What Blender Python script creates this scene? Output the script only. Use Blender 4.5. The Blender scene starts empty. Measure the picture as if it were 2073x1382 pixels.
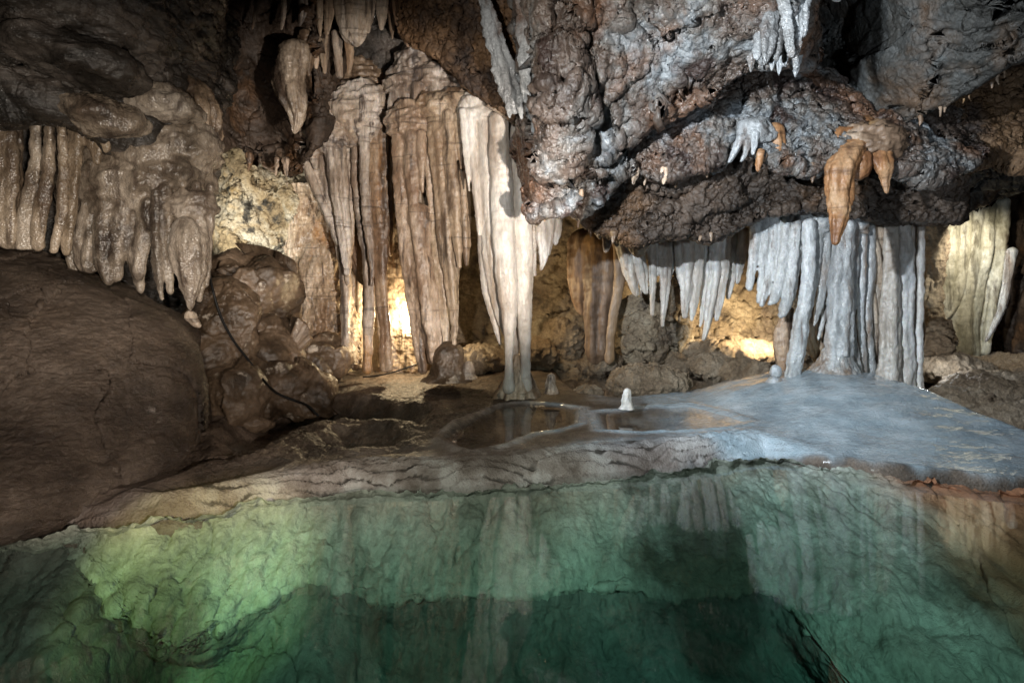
import bpy, math, random
import numpy as np

# ---------------------------------------------------------------- basics
F, CX, HY, H = 1152.0, 1036.5, 580.0, 1.6      # focal length in photo pixels, principal column, horizon row, eye height
sc = bpy.context.scene
COL = sc.collection

def P(px, py, d):
    return np.array([(px - CX) / F * d, d, H - (py - HY) / F * d])

def PZ(px, py, z):                                # the point of the level z seen at a pixel
    return P(px, py, (H - z) * F / (py - HY))

# ---------------------------------------------------------------- noise
_rs = np.random.RandomState(7)
_perm = _rs.permutation(512).astype(np.int64)
_perm = np.concatenate([_perm, _perm, _perm])
_g = _rs.normal(size=(512, 3)); _g /= np.linalg.norm(_g, axis=1)[:, None]

def _h(i, j, k):
    return _perm[_perm[_perm[i & 511] + (j & 511)] + (k & 511)]

def noise(p):
    i = np.floor(p).astype(np.int64); f = p - i
    u = f * f * f * (f * (f * 6 - 15) + 10)
    out = 0
    for a in (0, 1):
        wa = u[:, 0] if a else 1 - u[:, 0]
        for b in (0, 1):
            wb = u[:, 1] if b else 1 - u[:, 1]
            for c in (0, 1):
                wc = u[:, 2] if c else 1 - u[:, 2]
                g = _g[_h(i[:, 0] + a, i[:, 1] + b, i[:, 2] + c)]
                out = out + wa * wb * wc * (g[:, 0] * (f[:, 0] - a) + g[:, 1] * (f[:, 1] - b) + g[:, 2] * (f[:, 2] - c))
    return out * 1.5

def fbm(p, o=4, gain=0.5, ridge=False):
    s, a, t = 0, 1.0, 0
    for k in range(o):
        n = noise(p + 17.3 * k)
        if ridge: n = 1 - 2 * np.abs(n)
        s = s + a * n; t += a
        a *= gain; p = p * 2.03
    return s / t

def worley(p):                                    # distance to the nearest scattered point
    i = np.floor(p).astype(np.int64); f = p - i
    best = np.full(len(p), 9.0)
    for a in (-1, 0, 1):
        for b in (-1, 0, 1):
            for c in (-1, 0, 1):
                h = _h(i[:, 0] + a, i[:, 1] + b, i[:, 2] + c)
                o = _g[h] * 0.4 + 0.5
                d = (a + o[:, 0] - f[:, 0]) ** 2 + (b + o[:, 1] - f[:, 1]) ** 2 + (c + o[:, 2] - f[:, 2]) ** 2
                best = np.minimum(best, d)
    return np.sqrt(best)

def sstep(a, b, x):
    t = np.clip((x - a) / (b - a), 0, 1)
    return t * t * (3 - 2 * t)

# ---------------------------------------------------------------- mesh
_fz = [None]
def link_grid(name, V, nu, nv, mat, closed_u=False, caps=False, origin=None, parent=None, flip=False):
    """V is (nv, nu, 3): rows x columns."""
    if _fz[0] is not None:
        _fz[0].append((V.reshape(nv, nu, 3), closed_u, caps, flip)); return None
    V = V.reshape(nv, nu, 3)
    idx = np.arange(nu * nv).reshape(nv, nu)
    if closed_u:
        idx2 = np.concatenate([idx, idx[:, :1]], 1)
    else:
        idx2 = idx
    q = np.stack([idx2[:-1, :-1], idx2[:-1, 1:], idx2[1:, 1:], idx2[1:, :-1]], -1).reshape(-1, 4)
    if flip: q = q[:, ::-1]
    verts = V.reshape(-1, 3)
    faces = q
    tris = []
    if caps:
        a, b = len(verts), len(verts) + 1
        verts = np.concatenate([verts, V[0].mean(0)[None], V[-1].mean(0)[None]])
        for k in range(nu):
            k2 = (k + 1) % nu
            t1 = (a, idx[0, k2], idx[0, k]); t2 = (b, idx[-1, k], idx[-1, k2])
            tris += [t1[::-1], t2[::-1]] if flip else [t1, t2]
    if origin is None: origin = verts.mean(0)
    me = bpy.data.meshes.new(name)
    me.vertices.add(len(verts))
    me.vertices.foreach_set('co', (verts - origin).astype(np.float32).ravel())
    nq, nt = len(faces), len(tris)
    me.loops.add(nq * 4 + nt * 3)
    li = faces.ravel()
    if nt: li = np.concatenate([li, np.array(tris).ravel()])
    me.loops.foreach_set('vertex_index', li.astype(np.int32))
    me.polygons.add(nq + nt)
    st = np.arange(nq) * 4
    if nt: st = np.concatenate([st, nq * 4 + np.arange(nt) * 3])
    me.polygons.foreach_set('loop_start', st.astype(np.int32))
    me.polygons.foreach_set('use_smooth', np.ones(nq + nt, bool))
    me.update(calc_edges=True)
    me.materials.append(mat)
    o = bpy.data.objects.new(name, me); COL.objects.link(o)
    o.location = origin
    if parent is not None:
        o.parent = parent
        o.location = np.array(origin) - np.array(parent.location)
    return o

def tag(o, label=None, cat=None, group=None, kind=None):
    if label: o['label'] = label
    if cat: o['category'] = cat
    if group: o['group'] = group
    if kind: o['kind'] = kind
    return o

def empty(name, loc, label, cat, group=None):
    o = bpy.data.objects.new(name, None); COL.objects.link(o)
    o.location = loc; o.empty_display_size = 0.1
    return tag(o, label, cat, group)

def cr(ctrl, ts):
    """Catmull-Rom through ctrl (n, k) at parameters ts in 0..n-1."""
    n = len(ctrl)
    i = np.clip(np.floor(ts).astype(int), 0, n - 2); t = (ts - i)[:, None]
    ext = np.concatenate([2 * ctrl[:1] - ctrl[1:2], ctrl, 2 * ctrl[-1:] - ctrl[-2:-1]])
    p0, p1, p2, p3 = ext[i], ext[i + 1], ext[i + 2], ext[i + 3]
    return 0.5 * (2 * p1 + (p2 - p0) * t + (2 * p0 - 5 * p1 + 4 * p2 - p3) * t * t + (3 * p1 - p0 - 3 * p2 + p3) * t ** 3)

def normals(V):
    du = np.gradient(V, axis=1); dv = np.gradient(V, axis=0)
    n = np.cross(du, dv)
    return n / (np.linalg.norm(n, axis=2, keepdims=True) + 1e-9)

def displace(V, disp, seed=0.0, toward=None):
    """Move a grid along its normals by a function of the points; normals face the viewer side."""
    for fn in disp:
        N = normals(V)
        s = V.shape
        c = np.array([0, 0, H]) if toward is None else toward
        sign = np.sign(((c - V) * N).sum(2).mean())
        N = N * sign
        V = V + N * fn(V.reshape(-1, 3) + seed).reshape(s[0], s[1], 1)
    return V

def sheet(name, rows, mat, nu, nv, disp, parent=None, seed=0.0, world=False):
    C = np.array([[(p if world else P(*p)) for p in r] for r in rows], float)
    R, K = C.shape[:2]
    tu = np.linspace(0, K - 1, nu); tv = np.linspace(0, R - 1, nv)
    A = np.stack([cr(C[r], tu) for r in range(R)])             # R, nu, 3
    V = cr(A.reshape(R, -1), tv).reshape(nv, nu, 3)
    V = displace(V, disp, seed)
    return link_grid(name, V, nu, nv, mat, parent=parent)

_sd = [0]
def tube(name, pts, d, mat, parent=None, asp=0.8, flute=0.1, nfl=None, rough=0.06, ripple=0.012, top=True, detail=1.0, world=False, tip=True, lump=0.0):
    """A hanging or standing body: pts = (px, py, r_px[, d]) from its top to its bottom."""
    _sd[0] += 1; rng = np.random.RandomState(_sd[0] * 13 + 5)
    a = []
    for p in pts:
        dd = p[3] if len(p) > 3 else d
        w = P(p[0], p[1], dd); a.append([*w, max(p[2], .6) * dd / F])
    a = np.array(a)
    seg = np.linalg.norm(np.diff(a[:, :3], axis=0), axis=1); L = seg.sum()
    rp = max(p[2] for p in pts)
    if pts[-1][2] >= rp * .95 and pts[-1][2] > pts[0][2]: tip = False
    lpx = L / d * F
    nv = int(np.clip(lpx / 2.2 * detail, 14, 420)); nu = int(np.clip(rp * 2.6 * detail, 14, 140))
    cum = np.concatenate([[0], np.cumsum(seg)]) / L
    s = np.linspace(0, 1, nv)
    ts = np.interp(s, cum, np.arange(len(a)))
    C = cr(a, ts)
    C[:, 3] = np.maximum(C[:, 3], 0.0015)
    r = C[:, 3].copy()
    # rounded ends
    e0 = np.clip(s * L / (a[0, 3] * 0.9), 0, 1); e1 = np.clip((1 - s) * L / (a[-1, 3] * 1.2), 0, 1)
    if top: r *= np.sqrt(np.clip(1 - (1 - e0) ** 2, 0.02, 1))
    if tip: r *= np.sqrt(np.clip(1 - (1 - e1) ** 2, 0.02, 1))
    # wobble of the axis
    wob = np.stack([fbm(np.stack([s * L * 2.2, np.full(nv, _sd[0] * 3.1), np.full(nv, q)], 1), 2) for q in (0.3, 9.7)], 1)
    C[:, :2] += wob * np.minimum(C[:, 3:4], .06) * 0.35
    th = np.linspace(0, 2 * math.pi, nu, endpoint=False)
    nf = nfl if nfl else max(3, int(rp / 5))
    TH, S = np.meshgrid(th, s)
    mod = np.ones_like(TH)
    for k in range(3):
        kk = max(2, nf + rng.randint(-1, 3) * (k > 0))
        ph = rng.rand() * 6.28; dr = rng.normal() * 0.8
        mod += 1.5 * flute * (0.6 ** k) * (np.abs(np.cos(kk * .5 * TH + ph + dr * S)) * 2 - 1.2) * np.clip(0.35 + S * 1.2, 0, 1)
    X = C[:, 0:1] + np.cos(TH) * r[:, None] * mod
    Y = C[:, 1:2] + np.sin(TH) * r[:, None] * mod * asp
    Z = np.repeat(C[:, 2:3], nu, 1)
    V = np.stack([X, Y, Z], 2)
    Q = V.reshape(-1, 3)
    rad = np.stack([np.cos(TH), np.sin(TH) * asp, 0 * TH], 2)
    o = _sd[0] * 2.37
    k = 1.0 / max(0.02, C[:, 3].max())
    rr = np.repeat(r[:, None], nu, 1).reshape(-1)
    dn = fbm(Q * np.array([1, 1, .42]) * k * 1.3 + o, 4, .55) * rough * 3.2 * rr
    dn += fbm(Q * np.array([7, 7, 5.]) + o, 3) * rough * .16 * np.minimum(rr * 8, 1)
    dn += fbm(Q * np.array([9, 9, 26.]) + o, 3) * ripple * 0.9
    if lump:
        dn += (0.55 - worley(Q * np.array([1, 1, 1.6]) / lump + o)) * lump * 0.30
    V = V + rad * dn.reshape(nv, nu, 1)
    return link_grid(name, V, nu, nv, mat, closed_u=True, caps=True, origin=(a[-1, :3] if not tip or not top else a[0, :3]), parent=parent, flip=True)

def blob(name, px, py, d, rx, ry, mat, parent=None, rdep=None, nu=None, nv=None, disp=(), tilt=0.0, base=None):
    """A rounded rock: half sizes in photo pixels at depth d."""
    rz = ry * d / F; rX = rx * d / F; rY = (rdep if rdep is not None else rx) * d / F
    nu = nu or int(np.clip(rx * 2.4, 24, 260)); nv = nv or int(np.clip(ry * 1.5, 16, 200))
    th = np.linspace(0, 2 * math.pi, nu, endpoint=False); ph = np.linspace(0.03, math.pi - .03, nv)
    TH, PH = np.meshgrid(th, ph)
    D = np.stack([np.cos(TH) * np.sin(PH), np.sin(TH) * np.sin(PH), np.cos(PH)], 2)
    c = P(px, py, d)
    S = np.array([rX, rY, rz])
    V = D * S
    ct, st = math.cos(tilt), math.sin(tilt)
    V = np.stack([V[..., 0] * ct - V[..., 2] * st, V[..., 1], V[..., 0] * st + V[..., 2] * ct], 2) + c
    N = D / S; N /= np.linalg.norm(N, axis=2, keepdims=True)
    for fn in disp:
        V = V + N * fn(V.reshape(-1, 3)).reshape(nv, nu, 1)
    return link_grid(name, V, nu, nv, mat, closed_u=True, caps=True, origin=c, parent=parent, flip=True)

def cable(name, pts, r, mat, parent=None):
    a = np.array([P(*p) for p in pts])
    n = len(pts) * 14
    C = cr(a, np.linspace(0, len(a) - 1, n))
    T = np.gradient(C, axis=0); T /= np.linalg.norm(T, axis=1)[:, None]
    U = np.cross(T, np.array([0, 1, 0.01])); U /= np.linalg.norm(U, axis=1)[:, None]
    W = np.cross(T, U)
    th = np.linspace(0, 2 * math.pi, 10, endpoint=False)
    V = C[:, None] + r * (np.cos(th)[None, :, None] * U[:, None] + np.sin(th)[None, :, None] * W[:, None])
    return link_grid(name, V, 10, n, mat, closed_u=True, caps=True, parent=parent)

# ---------------------------------------------------------------- materials
def material(name, ramp, scale=1.5, stretch=(1, 1, 1), second=None, third=None, rough=(.3, .6), bumps=((30, .5, .01),), sss=0.0, coat=0.0, spec=0.5, vary=0.25, rand=0.12, speck=None, wave=None, streak=None, rings=None, hue=None):
    m = bpy.data.materials.new(name); m.use_nodes = True
    nt = m.node_tree; nt.nodes.clear(); N = nt.nodes; Lk = nt.links.new
    out = N.new('ShaderNodeOutputMaterial'); b = N.new('ShaderNodeBsdfPrincipled'); Lk(b.outputs[0], out.inputs[0])
    geo = N.new('ShaderNodeNewGeometry'); mp = N.new('ShaderNodeMapping'); Lk(geo.outputs['Position'], mp.inputs[0]); mp.inputs['Scale'].default_value = stretch
    def nz(s, det=6, rgh=.6, src=mp, dist=0.0):
        n = N.new('ShaderNodeTexNoise'); n.inputs['Scale'].default_value = s; n.inputs['Detail'].default_value = det
        n.inputs['Roughness'].default_value = rgh; n.inputs['Distortion'].default_value = dist; Lk(src.outputs[0], n.inputs['Vector']); return n
    def ramp_(stops, src):
        r = N.new('ShaderNodeValToRGB'); e = r.color_ramp.elements
        while len(e) < len(stops): e.new(.5)
        for k, (p, c) in enumerate(stops):
            e[k].position = p; e[k].color = (*c, 1) if len(c) == 3 else c
        Lk(src, r.inputs[0]); return r
    def mix(fac, a, bb, mode='MIX'):
        x = N.new('ShaderNodeMix'); x.data_type = 'RGBA'; x.blend_type = mode
        if isinstance(fac, float): x.inputs[0].default_value = fac
        else: Lk(fac, x.inputs[0])
        for sck, v in ((6, a), (7, bb)):
            if isinstance(v, tuple): x.inputs[sck].default_value = (*v, 1)
            else: Lk(v, x.inputs[sck])
        return x.outputs[2]
    col = ramp_(ramp, nz(scale, 8, .62, dist=.4).outputs[0]).outputs[0]
    for k, st in enumerate((second, third)):
        if st:
            c, s, lo, hi = st[:4]
            mp2 = mp
            if len(st) > 4:
                mp2 = N.new('ShaderNodeMapping'); Lk(geo.outputs['Position'], mp2.inputs[0]); mp2.inputs['Scale'].default_value = st[4]
            mp3 = N.new('ShaderNodeMapping'); Lk(mp2.outputs[0], mp3.inputs[0]); mp3.inputs['Location'].default_value = (5.3 + 7 * k, 2.1, 8.8)
            mk = ramp_([(lo, (0, 0, 0)), (hi, (1, 1, 1))], nz(s, 7, .6, mp3, .3).outputs[0])
            col = mix(mk.outputs[0], col, c)
    for st, sc_, k in ((streak, (1, 1, .07), 0), (rings, (.35, .35, 5), 1)):
        if st:
            mp4 = N.new('ShaderNodeMapping'); Lk(geo.outputs['Position'], mp4.inputs[0]); mp4.inputs['Scale'].default_value = sc_; mp4.inputs['Location'].default_value = (3.1 + k, 7.7, 1.9)
            mk = ramp_([(st[2], (0, 0, 0)), (st[3], (st[4],) * 3)], nz(st[1], 6, .62, mp4, .2).outputs[0])
            col = mix(mk.outputs[0], col, st[0])
    if hue:
        oi0 = N.new('ShaderNodeObjectInfo'); wn = N.new('ShaderNodeMath'); wn.operation = 'FRACT'; w2 = N.new('ShaderNodeMath'); w2.operation = 'MULTIPLY'; w2.inputs[1].default_value = 7.31
        Lk(oi0.outputs['Random'], w2.inputs[0]); Lk(w2.outputs[0], wn.inputs[0])
        hr = ramp_([(p, c) for p, c in hue], wn.outputs[0]); col = mix(1.0, col, hr.outputs[0], 'MULTIPLY')
    vr = ramp_([(.32, (1 - vary,) * 3), (.68, (1 + vary,) * 3)], nz(scale * 14, 6, .7).outputs[0])
    col = mix(1.0, col, vr.outputs[0], 'MULTIPLY')
    if rand:
        oi = N.new('ShaderNodeObjectInfo')
        rr = ramp_([(0, (1 - rand, 1 - rand * 1.25, 1 - rand * 1.6)), (1, (1 + rand * .4,) * 3)], oi.outputs['Random'])
        col = mix(1.0, col, rr.outputs[0], 'MULTIPLY')
    Lk(col, b.inputs['Base Color'])
    mr = N.new('ShaderNodeMapRange'); Lk(nz(scale * 5, 5, .7).outputs[0], mr.inputs[0]); mr.inputs[1].default_value = .3; mr.inputs[2].default_value = .7
    mr.inputs[3].default_value, mr.inputs[4].default_value = rough; Lk(mr.outputs[0], b.inputs['Roughness'])
    b.inputs['Specular IOR Level'].default_value = spec
    if sss:
        b.inputs['Subsurface Weight'].default_value = sss; b.inputs['Subsurface Radius'].default_value = (.9, .5, .25); b.inputs['Subsurface Scale'].default_value = .04
    if coat:
        b.inputs['Coat Weight'].default_value = coat; b.inputs['Coat Roughness'].default_value = .12
    prev = None
    def addb(h, st, dist):
        nonlocal prev
        bp = N.new('ShaderNodeBump'); bp.inputs['Strength'].default_value = st; bp.inputs['Distance'].default_value = dist; Lk(h, bp.inputs['Height'])
        if prev: Lk(prev.outputs[0], bp.inputs['Normal'])
        prev = bp
    for s, st, dist in bumps:
        addb(nz(s, 5, .65).outputs[0], st, dist)
    if wave:
        w = N.new('ShaderNodeTexVoronoi'); w.inputs['Scale'].default_value = wave[0]; Lk(geo.outputs['Position'], w.inputs['Vector'])
        addb(w.outputs['Distance'], wave[1], wave[2])
    if prev:
        Lk(prev.outputs[0], b.inputs['Normal'])
        if coat: Lk(prev.outputs[0], b.inputs['Coat Normal'])
    return m

FL_B = ((26, .35, .02), (90, .35, .006))
M = {}
HUE = [(0, (1, .93, .84)), (.35, (.93, .95, 1.0)), (.65, (1, .86, .74)), (1, (1, 1, 1))]
M['white'] = material('white_calcite', [(.38, (.42, .36, .31)), (.5, (.64, .60, .55)), (.62, (.78, .77, .75))], 1.8, (1, 1, .3), second=((.36, .25, .16), 2.2, .56, .70, (1, 1, .25)), rough=(.22, .42), bumps=FL_B, sss=.12, wave=(70, .35, .006), streak=((.30, .22, .16), 9, .57, .68, .6), rings=((.33, .25, .19), 2.4, .62, .70, .35))
M['tan'] = material('tan_flowstone', [(.38, (.28, .205, .15)), (.5, (.48, .40, .32)), (.62, (.66, .60, .54))], 2.4, (1, 1, .35), second=((.14, .10, .075), 2.2, .54, .68, (1, 1, .35)), third=((.46, .26, .11), 1.6, .6, .72), rough=(.22, .45), bumps=FL_B, sss=.1, wave=(70, .4, .006), vary=.35, rand=.2, streak=((.10, .08, .068), 9, .53, .62, .9), rings=((.10, .08, .07), 2.6, .57, .66, .7), hue=HUE)
M['leftstone'] = material('dull_wet_flowstone', [(.38, (.13, .10, .075)), (.5, (.30, .25, .195)), (.62, (.46, .40, .33))], 2.6, (1, 1, .5), second=((.05, .038, .03), 2.4, .5, .64, (1, 1, .7)), rough=(.14, .36), bumps=FL_B, coat=.3, wave=(60, .6, .008), vary=.35, rand=.2, streak=((.09, .065, .05), 9, .54, .64, .7), hue=HUE)
M['blue'] = material('blue_grey_calcite', [(.38, (.36, .38, .40)), (.5, (.54, .57, .60)), (.62, (.70, .74, .78))], 2.2, (1, 1, .4), second=((.30, .22, .165), 2.3, .55, .68, (1.4, 1.4, .3)), rough=(.16, .36), bumps=FL_B, sss=.1, coat=.25, wave=(60, .6, .008), rand=.15, streak=((.16, .11, .085), 8, .56, .64, .7))
M['pale'] = material('cream_green_flowstone', [(.38, (.30, .28, .20)), (.5, (.50, .47, .36)), (.62, (.64, .62, .52))], 2.0, (1, 1, .5), second=((.11, .085, .06), 2.6, .55, .66, (1, 1, .35)), rough=(.22, .5), bumps=FL_B, wave=(60, .4, .006), streak=((.10, .085, .06), 9, .55, .63, .7))
M['orange'] = material('orange_calcite', [(.38, (.20, .09, .04)), (.5, (.36, .18, .08)), (.62, (.48, .30, .17))], 3.0, (1, 1, .5), second=((.10, .05, .03), 3.0, .54, .68), rough=(.3, .5), bumps=((14, .5, .03),) + FL_B, rings=((.12, .06, .03), 3.0, .54, .64, .7))
M['brownsheet'] = material('brown_drapery', [(.38, (.11, .07, .045)), (.5, (.22, .145, .095)), (.62, (.38, .28, .20))], 2.0, (1.6, 1.6, .25), second=((.40, .24, .10), 1.5, .55, .7), rough=(.3, .55), bumps=FL_B)
M['rock'] = material('grey_rust_limestone', [(.34, (.03, .022, .018)), (.44, (.10, .072, .056)), (.52, (.13, .118, .106)), (.60, (.20, .215, .225)), (.70, (.31, .325, .33))], 1.5, (1, 1, .8), second=((.15, .082, .050), 1.0, .51, .60), third=((.05, .033, .028), 2.6, .55, .65), rough=(.16, .55), bumps=((7, .5, .08), (22, .5, .025), (60, .6, .010)), vary=.38, rand=0, coat=.35)
M['darkrock'] = material('dark_brown_limestone', [(.3, (.022, .016, .012)), (.5, (.065, .045, .032)), (.7, (.14, .10, .075)), (.85, (.22, .19, .16))], 1.7, (1, 1, 1), second=((.16, .085, .04), 1.3, .53, .7), rough=(.25, .6), bumps=((8, .5, .07), (26, .6, .025), (80, .6, .01)), vary=.4, rand=0)
M['tealrock'] = material('dark_teal_limestone', [(.3, (.018, .017, .015)), (.5, (.06, .058, .052)), (.68, (.12, .13, .13)), (.8, (.27, .33, .34))], 1.2, (1, 1, 1), second=((.12, .075, .045), 1.1, .53, .68), rough=(.25, .6), bumps=((8, .5, .07), (26, .6, .025), (80, .6, .01)), vary=.4, rand=0)
M['blackrock'] = material('black_wet_flowstone', [(.38, (.014, .012, .010)), (.5, (.045, .038, .032)), (.62, (.12, .10, .085))], 2.0, (.6, .6, 1.5), second=((.16, .14, .12), 1.6, .6, .75), rough=(.18, .42), bumps=((10, .5, .05), (40, .5, .015)), coat=.25, vary=.35, rand=0)
M['rustrock'] = material('rust_brown_rock', [(.3, (.05, .03, .018)), (.5, (.17, .095, .045)), (.75, (.30, .19, .11))], 1.8, (1, 1, 1), second=((.05, .035, .028), 1.4, .5, .66), rough=(.4, .75), bumps=((9, .5, .06), (30, .7, .025), (90, .6, .01)), vary=.4, rand=0)
M['litrock'] = material('ochre_crusted_rock', [(.3, (.12, .085, .045)), (.46, (.33, .25, .14)), (.6, (.50, .45, .34)), (.75, (.66, .66, .58))], 1.6, (1, 1, 1), second=((.38, .25, .09), .9, .56, .68), third=((.045, .04, .03), 3.0, .53, .61), rough=(.5, .8), bumps=((12, .6, .06), (40, .8, .03), (110, .6, .01)), vary=.35, rand=0)
M['wall'] = material('tan_back_wall', [(.3, (.16, .11, .07)), (.5, (.32, .25, .17)), (.72, (.47, .40, .30))], 1.6, (1, 1, 1), second=((.10, .075, .055), 1.8, .54, .68), rough=(.5, .8), bumps=((10, .6, .07), (34, .7, .03), (100, .6, .01)), vary=.35, rand=0)
M['boulder'] = material('brown_smooth_boulder', [(.38, (.045, .032, .024)), (.5, (.09, .066, .049)), (.62, (.15, .114, .088))], 1.5, (.8, .8, 1.3), second=((.20, .145, .105), .7, .55, .70), third=((.28, .24, .21), 2.6, .66, .72), rough=(.22, .5), bumps=((14, .5, .05), (40, .8, .03), (95, .8, .012)), vary=.35, rand=0)
M['mudrock'] = material('brown_wet_mound', [(.38, (.05, .034, .022)), (.5, (.11, .075, .048)), (.62, (.19, .135, .092))], 2.0, (1, 1, 1), second=((.46, .40, .33), 4.6, .61, .67), rough=(.24, .5), bumps=((20, .4, .03), (70, .5, .01)), coat=.15, vary=.3, rand=.1)
M['crystal'] = material('brown_crystal_crust', [(.3, (.17, .115, .07)), (.5, (.33, .25, .17)), (.72, (.5, .41, .31))], 2.4, (1, 1, 1), rough=(.45, .75), bumps=((60, .8, .03), (160, .8, .01)), vary=.4, wave=(70, .8, .02))
M['black'] = material('black_rubber', [(.3, (.008, .008, .008)), (.7, (.015, .015, .015))], 9, rough=(.4, .55), bumps=(), vary=.1, rand=0)
M['bed'] = material('pale_pool_bed', [(.38, (.22, .235, .19)), (.5, (.34, .36, .305)), (.62, (.46, .48, .42))], 1.2, (1, 1, .6), second=((.085, .085, .062), .9, .53, .66, (1.2, .8, .5)), rough=(.7, .9), bumps=((10, .5, .05), (32, .7, .025), (90, .7, .010)), vary=.28, rand=0)

M['greycalcite'] = material('grey_wet_calcite', [(.38, (.14, .14, .14)), (.5, (.27, .28, .285)), (.62, (.42, .44, .455))], 3.0, (1, 1, .5), second=((.12, .08, .06), 2.6, .54, .66), rough=(.16, .4), bumps=((14, .5, .03),) + FL_B, coat=.2, wave=(60, .6, .008), rand=.1)
def floor_material():
    """Terrace: brown crystal crust at the left, grey-brown rim, blue-white calcite sheet at the right (regions have their own shape on the ground)."""
    m = M['floor'] = material('terrace_crust', [(.38, (.04, .028, .02)), (.5, (.085, .06, .043)), (.62, (.15, .11, .083))], 2.6, (1, 1, 1), rough=(.4, .7), bumps=((24, .4, .03), (90, .7, .012)), vary=.4, rand=0, wave=(55, .5, .012))
    nt = m.node_tree; N = nt.nodes; Lk = nt.links.new
    b = N['Principled BSDF']; src = b.inputs['Base Color'].links[0].from_socket
    for attr, stops in (('rim', [(.38, (.14, .105, .086)), (.5, (.28, .23, .205)), (.62, (.46, .415, .39))]), ('calcite', [(.34, (.28, .36, .42)), (.5, (.40, .49, .55)), (.66, (.55, .63, .69))])):
        at = N.new('ShaderNodeAttribute'); at.attribute_name = attr
        nz = N.new('ShaderNodeTexNoise'); nz.inputs['Scale'].default_value = 3.0; nz.inputs['Detail'].default_value = 8; nz.inputs['Roughness'].default_value = .65
        g = N.new('ShaderNodeNewGeometry'); Lk(g.outputs['Position'], nz.inputs['Vector'])
        r = N.new('ShaderNodeValToRGB'); e = r.color_ramp.elements
        e.new(.5)
        for k, (p, c) in enumerate(stops): e[k].position = p; e[k].color = (*c, 1)
        Lk(nz.outputs[0], r.inputs[0])
        x = N.new('ShaderNodeMix'); x.data_type = 'RGBA'; Lk(at.outputs['Fac'], x.inputs[0]); Lk(src, x.inputs[6]); Lk(r.outputs[0], x.inputs[7])
        src = x.outputs[2]
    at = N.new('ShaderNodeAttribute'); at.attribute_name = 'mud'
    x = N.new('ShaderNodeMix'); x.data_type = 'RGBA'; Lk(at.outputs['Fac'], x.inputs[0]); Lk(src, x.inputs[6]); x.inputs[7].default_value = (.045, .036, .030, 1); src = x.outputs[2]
    Lk(src, b.inputs['Base Color'])
    at = N.new('ShaderNodeAttribute'); at.attribute_name = 'calcite'
    rsrc = b.inputs['Roughness'].links[0].from_socket
    mx = N.new('ShaderNodeMix'); Lk(at.outputs['Fac'], mx.inputs[0]); Lk(rsrc, mx.inputs[2]); mx.inputs[3].default_value = .10
    b.inputs['Coat Roughness'].default_value = .08; Lk(at.outputs['Fac'], b.inputs['Coat Weight']); Lk(mx.outputs[0], b.inputs['Roughness'])
floor_material()

def water_material(name, absorb, dens, ripple=.02):
    m = bpy.data.materials.new(name); m.use_nodes = True
    nt = m.node_tree; nt.nodes.clear(); N = nt.nodes; Lk = nt.links.new
    out = N.new('ShaderNodeOutputMaterial'); mx = N.new('ShaderNodeMixShader'); gi = N.new('ShaderNodeNewGeometry')
    t = N.new('ShaderNodeBsdfTransparent'); g = N.new('ShaderNodeBsdfGlossy'); g.inputs['Roughness'].default_value = 0.015
    nz = N.new('ShaderNodeTexNoise'); nz.inputs['Scale'].default_value = 2.5; nz.inputs['Detail'].default_value = 2
    bp = N.new('ShaderNodeBump'); bp.inputs['Strength'].default_value = ripple; bp.inputs['Distance'].default_value = .05
    geo = N.new('ShaderNodeNewGeometry'); Lk(geo.outputs['Position'], nz.inputs['Vector']); Lk(nz.outputs[0], bp.inputs['Height']); Lk(bp.outputs[0], g.inputs['Normal'])
    def mth(op, a, b=None):
        q = N.new('ShaderNodeMath'); q.operation = op
        for k, v in enumerate((a, b)):
            if v is None: continue
            if isinstance(v, (int, float)): q.inputs[k].default_value = v
            else: Lk(v, q.inputs[k])
        return q.outputs[0]
    dp = N.new('ShaderNodeVectorMath'); dp.operation = 'DOT_PRODUCT'; Lk(gi.outputs['Incoming'], dp.inputs[0]); Lk(gi.outputs['True Normal'], dp.inputs[1])
    k5 = mth('POWER', mth('SUBTRACT', 1.0, mth('ABSOLUTE', dp.outputs['Value'])), 5.0)
    Lk(mth('ADD', mth('MULTIPLY', k5, .98), .02), mx.inputs[0]); Lk(t.outputs[0], mx.inputs[1]); Lk(g.outputs[0], mx.inputs[2]); Lk(mx.outputs[0], out.inputs[0])
    if dens:
        v = N.new('ShaderNodeVolumeAbsorption'); v.inputs[0].default_value = (*absorb, 1); v.inputs[1].default_value = dens; Lk(v.outputs[0], out.inputs['Volume'])
    return m
M['water'] = water_material('green_pool_water', (.32, .78, .68), .68)
M['still'] = water_material('clear_rimpool_water', (.5, .6, .5), 0)

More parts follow.
